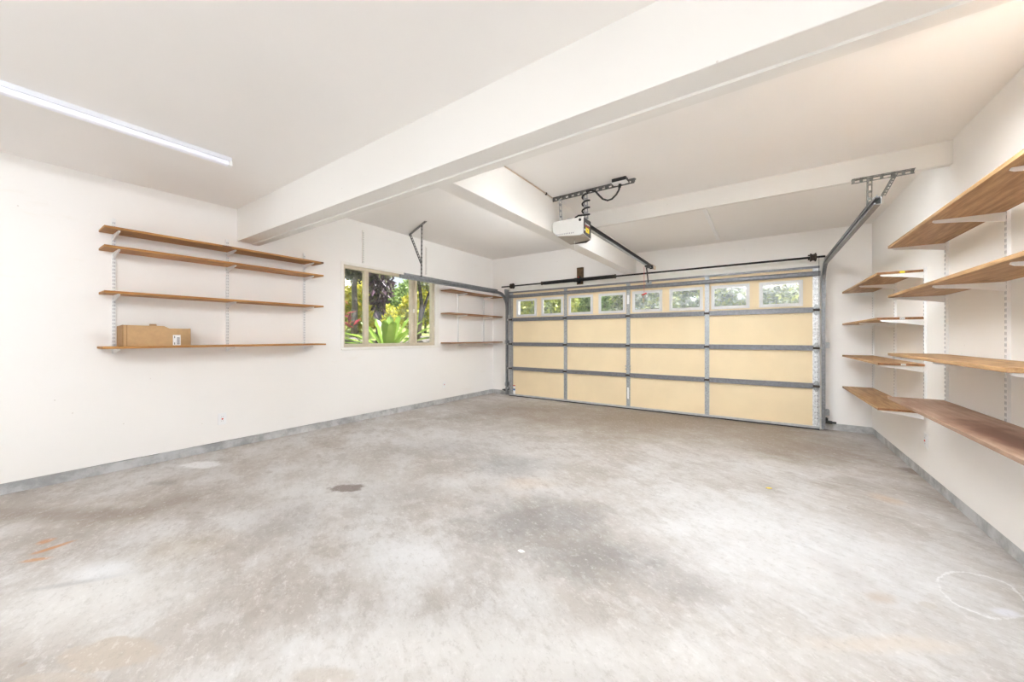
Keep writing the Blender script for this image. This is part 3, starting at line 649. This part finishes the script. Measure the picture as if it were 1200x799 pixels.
# power cord: from plug, sagging, wound round the strap, into the housing
cp = [Vector(p) for p in ((-1.045, 3.222, 2.545), (-1.052, 3.22, 2.51), (-1.075, 3.22, 2.475), (-1.115, 3.22, 2.443), (-1.155, 3.22, 2.438), (-1.20, 3.22, 2.46), (-1.235, 3.22, 2.50), (-1.27, 3.22, 2.545), (-1.31, 3.22, 2.565), (-1.36, 3.22, 2.567))]
for i in range(33):
    a = math.pi * 2 * 3 * i / 32; cp.append(Vector((-1.384 + .034 * math.cos(a + .6), SYO + .008 - .034 * math.sin(a + .6), 2.555 - .20 * i / 32)))
cp += [Vector((-1.44, 3.215, 2.352)), Vector((-1.48, 3.24, 2.348)), Vector((-1.51, 3.28, 2.34))]
MB().tube(cp, .0085, 8).build('power_cord', 'rubber_black', op, smooth=True)
MB().cyl((-1.043, 3.222, 2.5605), (-1.047, 3.221, 2.530), .013, 10).build('plug', 'rubber_black', op)
# outlet box on the strut
ob = thing('outlet_box', 'black ceiling outlet box with white underside, feeding the opener cord', 'outlet box', (-1.035, 3.235, 2.565))
MB().box(-1.10, -.975, 3.17, 3.238, 2.568, 2.599).build('box_body', 'rubber_black', ob)
MB().box(-1.103, -.972, 3.168, 3.240, 2.561, 2.568).build('cover_plate', 'outlet_plastic', ob, bevel=.002)

# ================================================================ CEILING LIGHT + RACEWAY + WIRE
cl = thing('ceiling_light', 'long slim white strip light on the ceiling above the pine shelves', 'ceiling light', (-3.447, -.10, ZC - .065))
MB().box(-3.478, -3.417, -1.325, 1.115, ZC - .030, ZC - .0005).build('housing', 'lamp_white', cl)
MB().box(-3.474, -3.421, -1.31, 1.10, ZC - .062, ZC - .030).build('diffuser', 'lamp_lens', cl, bevel=.008)
for y in (-1.325, 1.10): MB().box(-3.479, -3.416, y, y + .018, ZC - .064, ZC - .030).build('end_cap', 'white_enamel', cl)
def fill_strip(xa, xb, y, z, lab, hood):  # hooded fill lamp added to brighten the far bays, hidden by its beam
    bl = thing('fill_light', lab, 'strip light', ((xa + xb) / 2, y, z), 'added fill lights behind the beams')
    MB().box(xa, xb, y + .0005, y + .03, z, z + .11).box(xa, xb, y + .03, y + hood, z + .103, z + .11).box(xa, xb, y + hood - .007, y + hood, z + .015, z + .103).build('housing', 'white_enamel', bl)
    MB().box(xa + .02, xb - .02, y + .03, y + .06, z + .01, z + .085).build('diffuser', 'beam_fill_lens', bl, bevel=.008)
fill_strip(-.75, 1.0, BX1, 2.41, 'added hidden fill strip on the far face of the big beam', .25)
fill_strip(-1.1, .1, 3.955, 2.485, 'added hidden fill strip on the far face of the shallow board beam', .12)
for xc, lab in ((-2.0, 'added unseen fill strip behind the camera, toward the window wall'), (-.6, 'added unseen fill strip behind the camera, toward the plywood wall')):  # unseen fill lamps added to brighten the near walls and floor
    bl = thing('fill_light', lab, 'strip light', (xc, -1.4, ZC - .07), 'added fill lights behind the camera')
    MB().box(xc - .04, xc + .04, -2.4, -.3, ZC - .03, ZC - .0005).build('housing', 'white_enamel', bl)
    MB().box(xc - .035, xc + .035, -2.38, -.32, ZC - .068, ZC - .03).build('diffuser', 'room_fill_lens', bl, bevel=.008)
bl = thing('fill_light', 'added hidden fill strip on the window side of the beam running to the door', 'strip light', (GX0, 4.1, 2.36), 'added fill lights behind the beams')  # fill lamp added for the window bay, hidden by the beam
MB().box(GX0 - .03, GX0 - .0005, 3.6, 4.75, 2.36, 2.47).box(GX0 - .12, GX0 - .03, 3.6, 4.75, 2.463, 2.47).build('housing', 'white_enamel', bl)
MB().box(GX0 - .06, GX0 - .03, 3.62, 4.73, 2.37, 2.445).build('diffuser', 'room_fill_lens', bl, bevel=.008)
MB().box(-.535, -.495, 3.956, 5.93, ZC - .022, ZC - .0005).build('cable_raceway', 'white_enamel', origin=(-.515, 4.9, ZC), label='thin white cable cover on the ceiling between shallow beam and door wall', cat='cable cover')
wr = thing('wire', 'thin cream cable stapled along the top of the beam to the door', 'cable', (GX1, 2.5, ZC - .01))
MB().tube([(GX1 + .006, 1.81, ZC - .010), (GX1 + .006, 2.35, ZC - .011), (GX1 + .006, 2.8, ZC - .009), (GX1 + .006, 3.24, ZC - .010)], .0055, 6).build('cable', 'wire_cream', wr)
for y in (2.08, 3.10): MB().box(GX1, GX1 + .016, y, y + .014, ZC - .022, ZC - .001).build('staple', 'bronze_dark', wr)

# ================================================================ SHELVING
def standard(wall, y, z0, z1, shelf_bottoms, depth, label, group, mat='white_enamel'):
    """slotted wall standard with the brackets clipped into it; wall = +1 on the right wall, -1 on the left wall"""
    xw = XR if wall > 0 else XL; s = -wall
    t = thing('shelf_standard', label, 'shelf upright', (xw, y, z0), group)
    def X(a): return xw + s * a
    ch = MB(); hw = .0125; d = .015
    def bx(a0, a1, y0, y1, zz0, zz1): ch.box(min(X(a0), X(a1)), max(X(a0), X(a1)), y0, y1, zz0, zz1)
    bx(d - .002, d, y - hw, y + hw, z0, z1); bx(.0003, d - .002, y - hw, y - hw + .002, z0, z1); bx(.0003, d - .002, y + hw - .002, y + hw, z0, z1)
    ch.build('channel', mat, t)
    sl = MB(); n = int((z1 - z0) / .032)
    for i in range(n):
        z = z0 + .02 + i * (z1 - z0 - .03) / n
        for q in (-.0055, .0055): sl.obox((X(d + .0003), y + q, z), VX, VY, VZ, .0005, .0018, .009)
    sl.build('slots', 'slot_shadow', t, kind='stuff')
    for zb in shelf_bottoms:
        L = depth
        pts = [(X(d), y - .006, zb - .0006), (X(L), y - .006, zb - .0006), (X(L + .003), y - .006, zb - .009), (X(L - .01), y - .006, zb - .016), (X(L * .5), y - .006, zb - .030), (X(d), y - .006, zb - .052)]
        MB().prism(pts, (0, .012, 0)).build('bracket', 'white_enamel', t)
    return t
def board(x0, x1, y0, y1, z0, th, mat, label, group, label_end=None, endmat=None):
    o = MB().box(x0, x1, y0, y1, z0, z0 + th).build('shelf_board', mat, origin=((x0 + x1) / 2, (y0 + y1) / 2, z0), label=label, cat='shelf', group=group, bevel=.002)
    return o
# left wall, long pine shelves
Lz = (2.107, 1.948, 1.568, 1.100); TH = .019
names = ('topmost', 'second from top', 'third from top', 'lowest')
for i, z in enumerate(Lz):
    lab = f'long orange pine board, {names[i]} of four on the wall beside the window' if i < 3 else 'long orange pine board under the cardboard box'
    y0, y1 = (.582, 2.41) if i < 3 else (.572, 2.44)
    bd = board(XL + .017, XL + .272, y0, y1, z, TH, 'pine', lab, 'long pine shelves')
    if i == 0: MB().box(XL + .2725, XL + .2735, 1.38, 1.46, z + .002, z + .017).build('knot', 'end_grain', bd, label='dark broken knot in the front edge')
ord_ = ('under the strip light, farthest from the window', 'in the middle of the long pine shelves', 'of the long pine shelves next to the window')
for k, y in enumerate((.673, 1.506, 2.303)):
    standard(-1, y, 1.045, 2.25, Lz, .238, f'white slotted shelf upright {ord_[k]}', 'uprights of the long pine shelves')
# left wall, short shelves beyond the window
Mz = (2.014, 1.610, 1.083)
for i, z in enumerate(Mz):
    board(XL + .017, XL + .270, 4.655, 6.19, z, .02, 'pine_far', ('upper', 'middle', 'lower')[i] + ' short brown board in the corner between window and garage door', 'short corner shelves')
for k, y in enumerate((5.113, 5.885)):
    standard(-1, y, 1.06, 2.05, Mz, .24, ('white upright of the short corner shelves on the window side', 'white upright of the short corner shelves on the garage door side')[k], 'uprights of the short corner shelves')
# empty standards above the window
standard(-1, 3.123, 2.262, 2.738, (), .1, 'empty painted upright above the window, clear of the track hanger', 'empty uprights above the window', 'white_trim')
standard(-1, 4.321, 2.262, 2.746, (), .1, 'empty painted upright above the window, behind the track hanger', 'empty uprights above the window', 'white_trim')
# right wall, far shelves
Sz = (1.738, 1.347, .958, .570)
for i, z in enumerate(Sz):
    bd = board(.822, XR - .018, 4.405 if i < 2 else 4.375, 6.06, z, .021, 'plywood', f'deep plywood shelf in the corner by the door track, {names[i]} of four', 'deep corner shelves')
    yn = 4.405 if i < 2 else 4.375
    MB().box(.8225, XR - .0185, yn - .0012, yn - .0002, z + .0015, z + .0195).build('end_grain', 'end_grain', bd, label='dark end grain')
    if i < 3: MB().box(.962, .992, yn - .0026, yn - .0014, z + .003, z + .018).build('price_sticker', 'sticker_yellow' if i == 0 else 'sticker_white', bd, label='small sticker on the end of the board')
    if i in (1, 2):
        b = MB()
        for q in range(5): b.box(.966 + q * .0052, .9685 + q * .0052, yn - .0032, yn - .0026, z + .006, z + .014)
        b.build('sticker_print', 'ink', bd, kind='stuff')
for k, y in enumerate((6.115, 5.23, 4.412)):
    standard(1, y, .545, 1.775, Sz if k else Sz, .272, ('white upright of the deep corner shelves right in the room corner', 'white upright halfway along the deep corner shelves', 'white upright at the sticker end of the deep corner shelves')[k], 'uprights of the deep corner shelves')
# right wall, near shelves
Nz = (1.886, 1.504, 1.056, .718)
for i, z in enumerate(Nz):
    board(.808, XR - .018, 1.75 if i != 2 else 2.335, 4.0, z, .020, 'plywood' if i < 3 else 'plywood_worn', ('deep plywood shelf, topmost of the run nearest the big beam', 'deep plywood shelf, second from top of the run nearest the big beam', 'deep pale plywood shelf, third from top of the run nearest the big beam', 'deep worn brown shelf with a dark red stain, above the wall outlet')[i], 'deep shelves of the long run')
for k, y in enumerate((4.0 - .012, 3.183, 2.365)):
    standard(1, y, .69, 1.93, Nz, .285, ('white upright at the far end of the long plywood run', 'white upright in the middle of the long plywood run', 'white upright at the near end of the long plywood run')[k], 'uprights of the long plywood run')

# ================================================================ CARDBOARD BOX
zb = Lz[3] + TH
cb = thing('cardboard_box', 'open flat cardboard box lying on the lowest pine shelf', 'box', (XL + .12, .92, zb))
xf = XL + .225; xb = XL + .085
MB().prism([(xf, .700, zb + .0005), (xf, 1.105, zb + .0005), (xf, 1.105, zb + .075), (xf, 1.066, zb + .107), (xf, .998, zb + .158), (xf, .957, zb + .181), (xf, .700, zb + .185)], (-.006, 0, 0)).build('front_panel', 'cardboard', cb)
MB().prism([(xf - .012, .72, zb + .0005), (xf - .012, 1.147, zb + .0005), (xf - .012, 1.147, zb + .163), (xf - .012, 1.125, zb + .160), (xf - .012, .99, zb + .160), (xf - .012, .72, zb + .175)], (-.005, 0, 0)).build('inner_flap', 'cardboard', cb)
MB().prism([(xb, .681, zb + .0005), (xb, 1.147, zb + .0005), (xb, 1.147, zb + .15), (xb, .681, zb + .175)], (-.005, 0, 0)).build('back_panel', 'cardboard', cb)
MB().prism([(xf, .699, zb + .0005), (xf, .699, zb + .186), (xb, .690, zb + .176), (xb, .690, zb + .0005)], (0, -.006, 0)).build('side_panel', 'cardboard_dark', cb)
MB().prism([(xf - .020, 1.147, zb + .0005), (xf - .020, 1.147, zb + .160), (xb, 1.147, zb + .150), (xb, 1.147, zb + .0005)], (0, .005, 0)).build('side_panel', 'cardboard_dark', cb)
MB().box(xb, xf - .018, .70, 1.145, zb + .0005, zb + .005).build('bottom_panel', 'cardboard_dark', cb)
MB().prism([(xf - .007, .858, zb + .165), (xf - .007, .912, zb + .165), (xf - .007, .908, zb + .198), (xf - .007, .862, zb + .198)], (-.005, 0, 0)).build('tab', 'cardboard_dark', cb)
MB().box(xf, xf + .0008, .716, .722, zb + .002, zb + .184).build('crease', 'cardboard_dark', cb)
lb = MB().box(xf + .0004, xf + .0014, 1.018, 1.072, zb + .004, zb + .100).build('shipping_label', 'sticker_white', cb)
bc = MB()
for i in range(11): bc.box(xf + .0014, xf + .002, 1.046, 1.066, zb + .012 + i * .0062, zb + .012 + i * .0062 + (.0034 if i % 3 else .0046))
bc.box(xf + .0014, xf + .002, 1.027, 1.033, zb + .07, zb + .09).box(xf + .0014, xf + .002, 1.027, 1.033, zb + .01, zb + .03)
bc.build('barcode', 'ink', lb, kind='stuff')

# ================================================================ OUTLETS
def outlet(wall, y, z, w_, h_, label):
    xw = XR if wall > 0 else XL; s = -wall
    t = thing('wall_outlet', label, 'outlet', (xw, y, z - h_ / 2))
    def bx(mb, a0, a1, y0, y1, z0, z1): return mb.box(min(xw + s * a0, xw + s * a1), max(xw + s * a0, xw + s * a1), y0, y1, z0, z1)
    bx(MB(), .0003, .007, y - w_ / 2, y + w_ / 2, z - h_ / 2, z + h_ / 2).build('cover_plate', 'outlet_plastic', t, bevel=.003)
    bx(MB(), .007, .0095, y - .018, y + .018, z - .036, z + .036).build('receptacle', 'outlet_plastic', t, bevel=.002)
    sk = MB()
    for dz in (-.022, .022):
        for dy in (-.007, .007): bx(sk, .0095, .0100, y + dy - .0012, y + dy + .0012, z + dz - .005, z + dz + .005)
    sk.build('sockets', 'slot_shadow', t, kind='stuff')
    bx(MB(), .0095, .0125, y - .007, y + .007, z - .007, z + .007).build('test_button', 'sticker_red', t)
outlet(-1, 1.462, .328, .075, .122, 'white wall outlet with a red button below the long pine shelves')
outlet(-1, 4.752, .340, .072, .115, 'white wall outlet with a red button below the short corner shelves')
outlet(1, 4.41, .345, .075, .120, 'white wall outlet with a red button below the plywood shelves')

# ================================================================ BITS ON THE FLOOR
p = on('Z', 0, 611, 646)
MB().prism([(p.x - .02, p.y - .008, .0004), (p.x + .004, p.y - .014, .0004), (p.x + .022, p.y + .004, .0004), (p.x + .002, p.y + .012, .0004), (p.x - .014, p.y + .008, .0004)], (0, 0, .003)).build('paint_flake', 'chip_white', origin=p, label='white flake of paint on the dark oil stain of the floor', cat='paint flake')
p = on('Z', 0, 901, 572)
MB().prism([(p.x - .02, p.y - .006, .0004), (p.x, p.y - .016, .0004), (p.x + .022, p.y + .004, .0004), (p.x, p.y + .012, .0004)], (0, 0, .004)).build('fallen_leaf', 'leaf_yellow', origin=p, label='tiny yellow leaf on the bare floor before the garage door', cat='leaf')

# ================================================================ OUTSIDE
# ground: bank rising from the window side, driveway in front of the door and behind the room
def terrain(name, x0, x1, y0, y1, nx, ny, fz, mat, label, cat):
    mb = MB(); rnd = random.Random(3)
    for i in range(nx + 1):
        for j in range(ny + 1):
            x = x0 + (x1 - x0) * i / nx; y = y0 + (y1 - y0) * j / ny
            mb.v.append(Vector((x, y, fz(x, y) + rnd.uniform(-.02, .02))))
    for i in range(nx):
        for j in range(ny):
            a = i * (ny + 1) + j; mb.f.append([a, a + ny + 1, a + ny + 2, a + 1])
    return mb.build(name, mat, kind='structure', label=label, cat=cat, smooth=True)
def bank(x, y):
    d = -4.95 - x
    return -.15 + min(1, max(0, d / .9)) * .95 + max(0, d - .9) * .115
terrain('ground', -4.95, -45, -20, 60, 60, 40, bank, 'grass', 'sunlit green lawn rising behind the window', 'lawn')
def bed(x, y): return bank(x, y) + (.03 if x > -8.2 else -.08)
terrain('ground', -5.0, -8.6, 0, 12, 24, 60, bed, 'soil', 'brown soil bed under the plants outside the window', 'soil')
MB().box(-4.9, 30, YF + T + .01, 60, -.25, -.06).build('ground', 'driveway', kind='structure', label='pale driveway outside the garage door', cat='driveway')
MB().box(-4.9, 30, -40, YB - T - .01, -.25, -.02).build('ground', 'driveway', kind='structure', label='pale concrete apron behind the camera', cat='apron')

MB().box(XR + T + .01, 30, YB - T - .01, YF + T + .01, -.25, -.02).build('ground', 'driveway', kind='structure', label='unseen pale concrete yard added to bounce daylight into the side opening', cat='yard')  # unseen ground put in to reflect sun through the added side opening
def leaf_cloud(mb, rnd, centre, rad, n, size, elong=1.8, hollow=.35, droop=0.0):
    c = Vector(centre)
    for _ in range(n):
        while True:
            q = Vector((rnd.uniform(-1, 1), rnd.uniform(-1, 1), rnd.uniform(-1, 1)))
            if hollow < q.length < 1: break
        p = c + Vector((q.x * rad[0], q.y * rad[1], q.z * rad[2]))
        d = Vector((rnd.gauss(0, 1), rnd.gauss(0, 1), rnd.gauss(0, 1) - droop)).normalized()
        s2 = d.cross(Vector((rnd.gauss(0, 1), rnd.gauss(0, 1), rnd.gauss(0, 1)))).normalized()
        L = size * rnd.uniform(.6, 1.3); W = L / elong / 2
        b = len(mb.v); nn = d.cross(s2) * (W * .35)
        mb.v += [p, p + d * L * .45 + s2 * W + nn, p + d * L, p + d * L * .45 - s2 * W + nn]
        mb.f += [[b, b + 1, b + 2], [b, b + 2, b + 3]]
def plant(name, label, cat, base, trunk, blobs, leafmat, barkmat='bark', size=.12, seed=1, group=None, droop=0.0, elong=1.8):
    t = thing(name, label, cat, base, group); rnd = random.Random(seed)
    mb = MB()
    for pts, r0 in trunk:
        mb.tube([Vector(q) for q in pts], [r0 * (1 - .5 * i / (len(pts) - 1)) for i in range(len(pts))], 9)
    mb.build('trunk', barkmat, t, smooth=True)
    lf = MB()
    for c_, rad, n in blobs: leaf_cloud(lf, rnd, c_, rad, n, size, elong, droop=droop)
    me = bpy.data.meshes.new('foliage'); o0 = Vector(base); me.from_pydata([tuple(v - o0) for v in lf.v], [], lf.f); me.materials.append(MATS[leafmat])
    o = bpy.data.objects.new('foliage', me); C.objects.link(o); o.parent = t; o['kind'] = 'stuff'
    return t

# rosette plant with wide strap leaves right outside the window
def strap_plant(base, leaves, label):
    t = thing('strap_leaf_plant', label, 'plant', base); B = Vector(base)
    for az, el, L, W, curl in leaves:
        mb = MB(); n = 14; dh = Vector((math.cos(az), math.sin(az), 0)); side = Vector((-math.sin(az), math.cos(az), 0))
        pos = Vector((0, 0, 0)) + dh * .05; e = el; rows = []
        for i in range(n + 1):
            u = i / n; wd = W * (.55 + .6 * math.sin(math.pi * (.12 + .62 * u))) * (1 if u < .84 else math.sqrt(max(.003, 1 - ((u - .84) / .16) ** 2)))
            nrm = (VZ * math.cos(e) - dh * math.sin(e))
            wv = .012 * math.sin(u * 22 + az * 5)
            rows.append([pos + side * (-wd / 2) + nrm * (.02 + wv), pos + side * (-wd * .06) - nrm * .004, pos + side * (wd * .06) - nrm * .004, pos + side * (wd / 2) + nrm * (.02 - wv)])
            pos = pos + (dh * math.cos(e) + VZ * math.sin(e)) * (L / n); e -= curl / n
        for r_ in rows: mb.v += [B + q for q in r_]
        for i in range(n):
            for k in range(3): a = i * 4 + k; mb.f.append([a, a + 1, a + 5, a + 4])
        o = mb.build('leaf', 'strap_leaf', t, smooth=True)
    return t
def az_img(deg):   # leaf fanned out across the view: 0 = towards the garage door side, 90 = away
    return math.atan2(.83, -.56) - math.pi / 2 + math.radians(deg)
pb = on('X', -6.35, 455, 413)
rnd = random.Random(11)
lv = [(az_img(172), .42, 1.15, 0.138, .5), (az_img(165), .62, 1.2, 0.138, .55), (az_img(200), .55, 1.1, 0.129, .5), (az_img(150), .85, 1.05, 0.129, .4),
      (az_img(140), 1.12, .85, 0.138, .2), (az_img(205), 1.1, .80, 0.138, .25), (az_img(100), 1.35, .82, 0.138, .1), (az_img(265), 1.42, .70, 0.147, .15), (az_img(70), 1.25, .86, 0.138, .15),
      (az_img(300), 1.15, .80, 0.147, .5), (az_img(330), 1.0, .85, 0.138, .8), (az_img(20), .95, .95, 0.138, .3), (az_img(0), .72, 1.05, 0.138, .35), (az_img(345), .55, 1.05, 0.138, .5), (az_img(40), 1.15, .92, 0.129, .2), (az_img(180), .30, 1.15, 0.138, .6), (az_img(10), .4, 1.0, 0.129, .5)]
strap_plant((pb.x, pb.y, pb.z - .02), lv, 'rosette of wide green strap leaves just outside the window')
def bz(p, z): return (p.x, p.y, z)
# pale trunk tree seen in the first light
p = on('X', -8.6, 414.5, 380); gz = bank(p.x, p.y)
plant('tree', 'pale-trunked tree with dark crown outside the window', 'tree', bz(p, gz - .05), [([(p.x, p.y, gz - .05), (p.x + .05, p.y, gz + .8), (p.x - .03, p.y + .03, gz + 1.5), (p.x + .05, p.y, gz + 2.3), (p.x, p.y + .2, gz + 3.2)], .085)],
      [((p.x, p.y, gz + 1.95), (.45, .75, .45), 1100), ((p.x, p.y - .1, gz + 2.45), (.6, .85, .5), 1300), ((p.x, p.y + .2, gz + 3.2), (.9, 1.1, .7), 1100)], 'foliage_dark', 'bark', .16, 5)
# hanging purple-leaved shrub / small tree
p = on('X', -7.7, 443, 366); zt = p.z
gz = bank(p.x, p.y)
q = on('X', -7.7, 444, 338)
plant('tree', 'small tree with drooping dark purple leaves outside the window', 'tree', (p.x, p.y, gz - .05), [([(p.x, p.y + .0, gz - .05), (p.x, p.y, zt), (q.x, q.y, q.z + .3), (q.x, q.y, q.z + .9)], .055)],
      [((q.x, q.y, q.z + .05), (.30, .34, .42), 420), ((q.x, q.y - .05, q.z + .5), (.34, .36, .42), 430), ((p.x, p.y, zt + .15), (.12, .13, .22), 90)], 'foliage_purple', 'bark_dark', .20, 8, droop=1.3, elong=2.6)
# red-leaved plant at the window's edge
p = on('X', -7.6, 403, 376)
plant('shrub', 'red-leaved shrub at the edge of the window view', 'shrub', (p.x, p.y, bank(p.x, p.y) - .03), [([(p.x, p.y, bank(p.x, p.y) - .03), (p.x, p.y, 1.3), (p.x - .02, p.y - .02, 1.9)], .02)],
      [((p.x, p.y - .08, 1.75), (.13, .16, .35), 26), ((p.x, p.y + .02, 1.47), (.14, .24, .05), 14)], 'foliage_red', 'bark', .24, 9, elong=3.6)
# yellow crotons
for i, (px, py, Xp, rx, rz, n, lab) in enumerate(((419, 353, -10.4, .75, .95, 2600, 'yellow-leaved shrub behind the pale trunk'), (447, 373, -12.2, .8, .55, 1700, 'low yellow-leaved shrub behind the purple tree'), (479, 366, -10.0, .32, .6, 900, 'small yellow-leaved shrub before the far green tree'), (498.5, 353, -10.6, .5, .95, 1900, 'tall yellow-leaved shrub seen past the dark slanting trunk'), (402, 344, -14.6, .9, 1.6, 2200, 'yellow-leaved shrub behind the red leaves'))):
    p = on('X', Xp, px, py); gz = bank(p.x, p.y)
    plant('croton', lab, 'shrub', (p.x, p.y, gz - .05), [([(p.x, p.y, gz - .05), (p.x, p.y, p.z)], .05)], [((p.x, p.y, p.z), (rx, rx, rz), n)], 'foliage_yellow', 'bark', .15, 20 + i, 'yellow shrubs in the garden')
# far green tree
p = on('X', -24, 466, 352); gz = bank(p.x, p.y)
for j in range(1):
    plant('tree', 'broad light green tree far behind the lawn', 'tree', (p.x, p.y, gz - .1), [([(p.x, p.y, gz - .1), (p.x, p.y, p.z)], .25)],
          [((p.x, p.y, p.z - .6), (2.2, 2.6, 1.7), 3000), ((p.x + .3, p.y + 1.3, p.z + .55), (1.3, 1.5, 1.2), 1800), ((p.x, p.y - 1.5, p.z - .2), (1.2, 1.3, .9), 1200)], 'foliage_green', 'bark', .30, 41)
p = on('X', -30, 436, 366); gz = bank(p.x, p.y)
plant('tree', 'low olive tree at the far edge of the lawn', 'tree', (p.x, p.y, gz - .1), [([(p.x, p.y, gz - .1), (p.x, p.y, p.z)], .25)], [((p.x, p.y, p.z - .5), (3, 4.5, 1.6), 3500)], 'foliage_green', 'bark', .35, 43)
# dark slanting trunk in the third light
a = on('X', -8.3, 491.5, 388); b = on('X', -8.3, 494, 355); c_ = on('X', -8.3, 503, 343); e = on('X', -8.3, 491, 330)
gz = bank(a.x, a.y)
plant('tree', 'dark forked tree in front of the tall yellow shrub', 'tree', (a.x, a.y, gz - .05), [([(a.x, a.y, gz - .05), a, b, e, (e.x, e.y, e.z + .6)], .075), ([on('X', -8.3, 492, 378), on('X', -8.3, 498, 357), c_, on('X', -8.3, 509, 335)], .05)],
      [((e.x, e.y + .1, e.z + .15), (.3, .45, .35), 330), ((c_.x, c_.y, c_.z + .35), (.35, .5, .3), 330)], 'foliage_mixed', 'bark_dark', .13, 51)
# white post
p = on('X', -9.4, 505.3, 392); q = on('X', -9.4, 505.3, 356)
pst = MB().cyl((p.x, p.y, bank(p.x, p.y) - .1), (p.x, p.y, q.z), .05, 12).cyl((p.x, p.y, q.z), (p.x, p.y, q.z + .03), .06, 12)
pst.build('garden_post', 'white_post', origin=(p.x, p.y, bank(p.x, p.y)), label='slim white post standing in the lawn outside the window', cat='post')
# rocks in the bed
for i, (px, py, Xp, s_) in enumerate(((413, 397, -7.4, .17), (424, 399, -7.5, .10), (498, 393, -7.9, .16), (503, 399, -7.6, .12), (494, 398, -7.4, .13))):
    p = on('X', Xp, px, py); gz = bank(p.x, p.y) + .03; bm = bmesh.new(); bmesh.ops.create_icosphere(bm, subdivisions=2, radius=s_); r2 = random.Random(i)
    for v_ in bm.verts: v_.co *= r2.uniform(.8, 1.15); v_.co.z *= .7
    me = bpy.data.meshes.new('rock'); bm.to_mesh(me); bm.free(); me.materials.append(MATS['rock']); o = bpy.data.objects.new('rock', me); C.objects.link(o); o.location = (p.x, p.y, gz + s_ * .4)
    tag(o, ('largest rock beside the pale trunk in the soil bed', 'small rock beside the pale trunk in the soil bed', 'largest rock below the dark forked tree', 'small rock below the dark forked tree, on the post side', 'small rock below the dark forked tree, on the strap-leaf side')[i], 'rock', 'rocks in the soil bed')

bkr = thing('hedge', 'tall dark green hedge standing behind the trees outside the garage door', 'hedge', (-4, 17, -.06)); hl = MB(); rh = random.Random(5)
for i in range(11): leaf_cloud(hl, rh, (-13.5 + i * 1.75, 17 + rh.uniform(-.3, .3), 1.9 + rh.uniform(-.2, .25)), (1.15, .7, 1.9), 2300, .24, hollow=.0)
me = bpy.data.meshes.new('foliage'); me.from_pydata([tuple(v - Vector((-4, 17, -.06))) for v in hl.v], [], hl.f); me.materials.append(MATS['foliage_green']); o = bpy.data.objects.new('foliage', me); C.objects.link(o); o.parent = bkr; o['kind'] = 'stuff'
MB().box(-14, 5, 16.9, 17.1, -.06, .5).build('stems', 'bark_dark', bkr)
# trees and hedge shrubs seen through the door lites
spots = [(-9.3, 13.6, 1.3, 2.6, 'foliage_yellowgreen', 'bushy yellow-green tree seen through the door lite nearest the window wall'),
         (-6.2, 11.4, 1.05, 2.4, 'foliage_yellowgreen', 'leafy green tree seen through the second door lite'),
         (-5.05, 13.6, 1.2, 2.6, 'foliage_green', 'leafy green tree seen through the third and fourth door lites'),
         (-2.9, 11.2, .95, 2.3, 'foliage_mixed', 'twiggy grey-green shrub behind the lite with the red handle'),
         (-1.8, 13.3, 1.1, 2.5, 'foliage_mixed', 'twiggy speckled shrub behind the sixth door lite'),
         (-.1, 10.8, .85, 2.2, 'foliage_mixed', 'twiggy speckled shrub behind the seventh door lite'),
         (1.5, 13.0, 1.1, 2.5, 'foliage_mixed', 'twiggy pale shrub behind the door lite nearest the plywood shelves')]
for i, (x, y, rr, zc, mt, lab) in enumerate(spots):
    plant('tree' if i < 3 else 'shrub', lab, 'tree' if i < 3 else 'shrub', (x, y, -.06), [([(x, y, -.06), (x + .05, y, 1.0), (x, y + .1, zc)], .09), ([(x, y, .9), (x + .4, y - .2, 1.8), (x + .7, y - .3, 2.5)], .04), ([(x, y, .9), (x - .4, y - .2, 1.9), (x - .6, y - .3, 2.6)], .04)],
          [((x, y, zc), (rr, .9, 1.1), 5200), ((x, y, zc - 1.0), (rr * .9, .7, .6), 900)], mt, 'bark', .14, 60 + i, 'greenery outside the garage door')
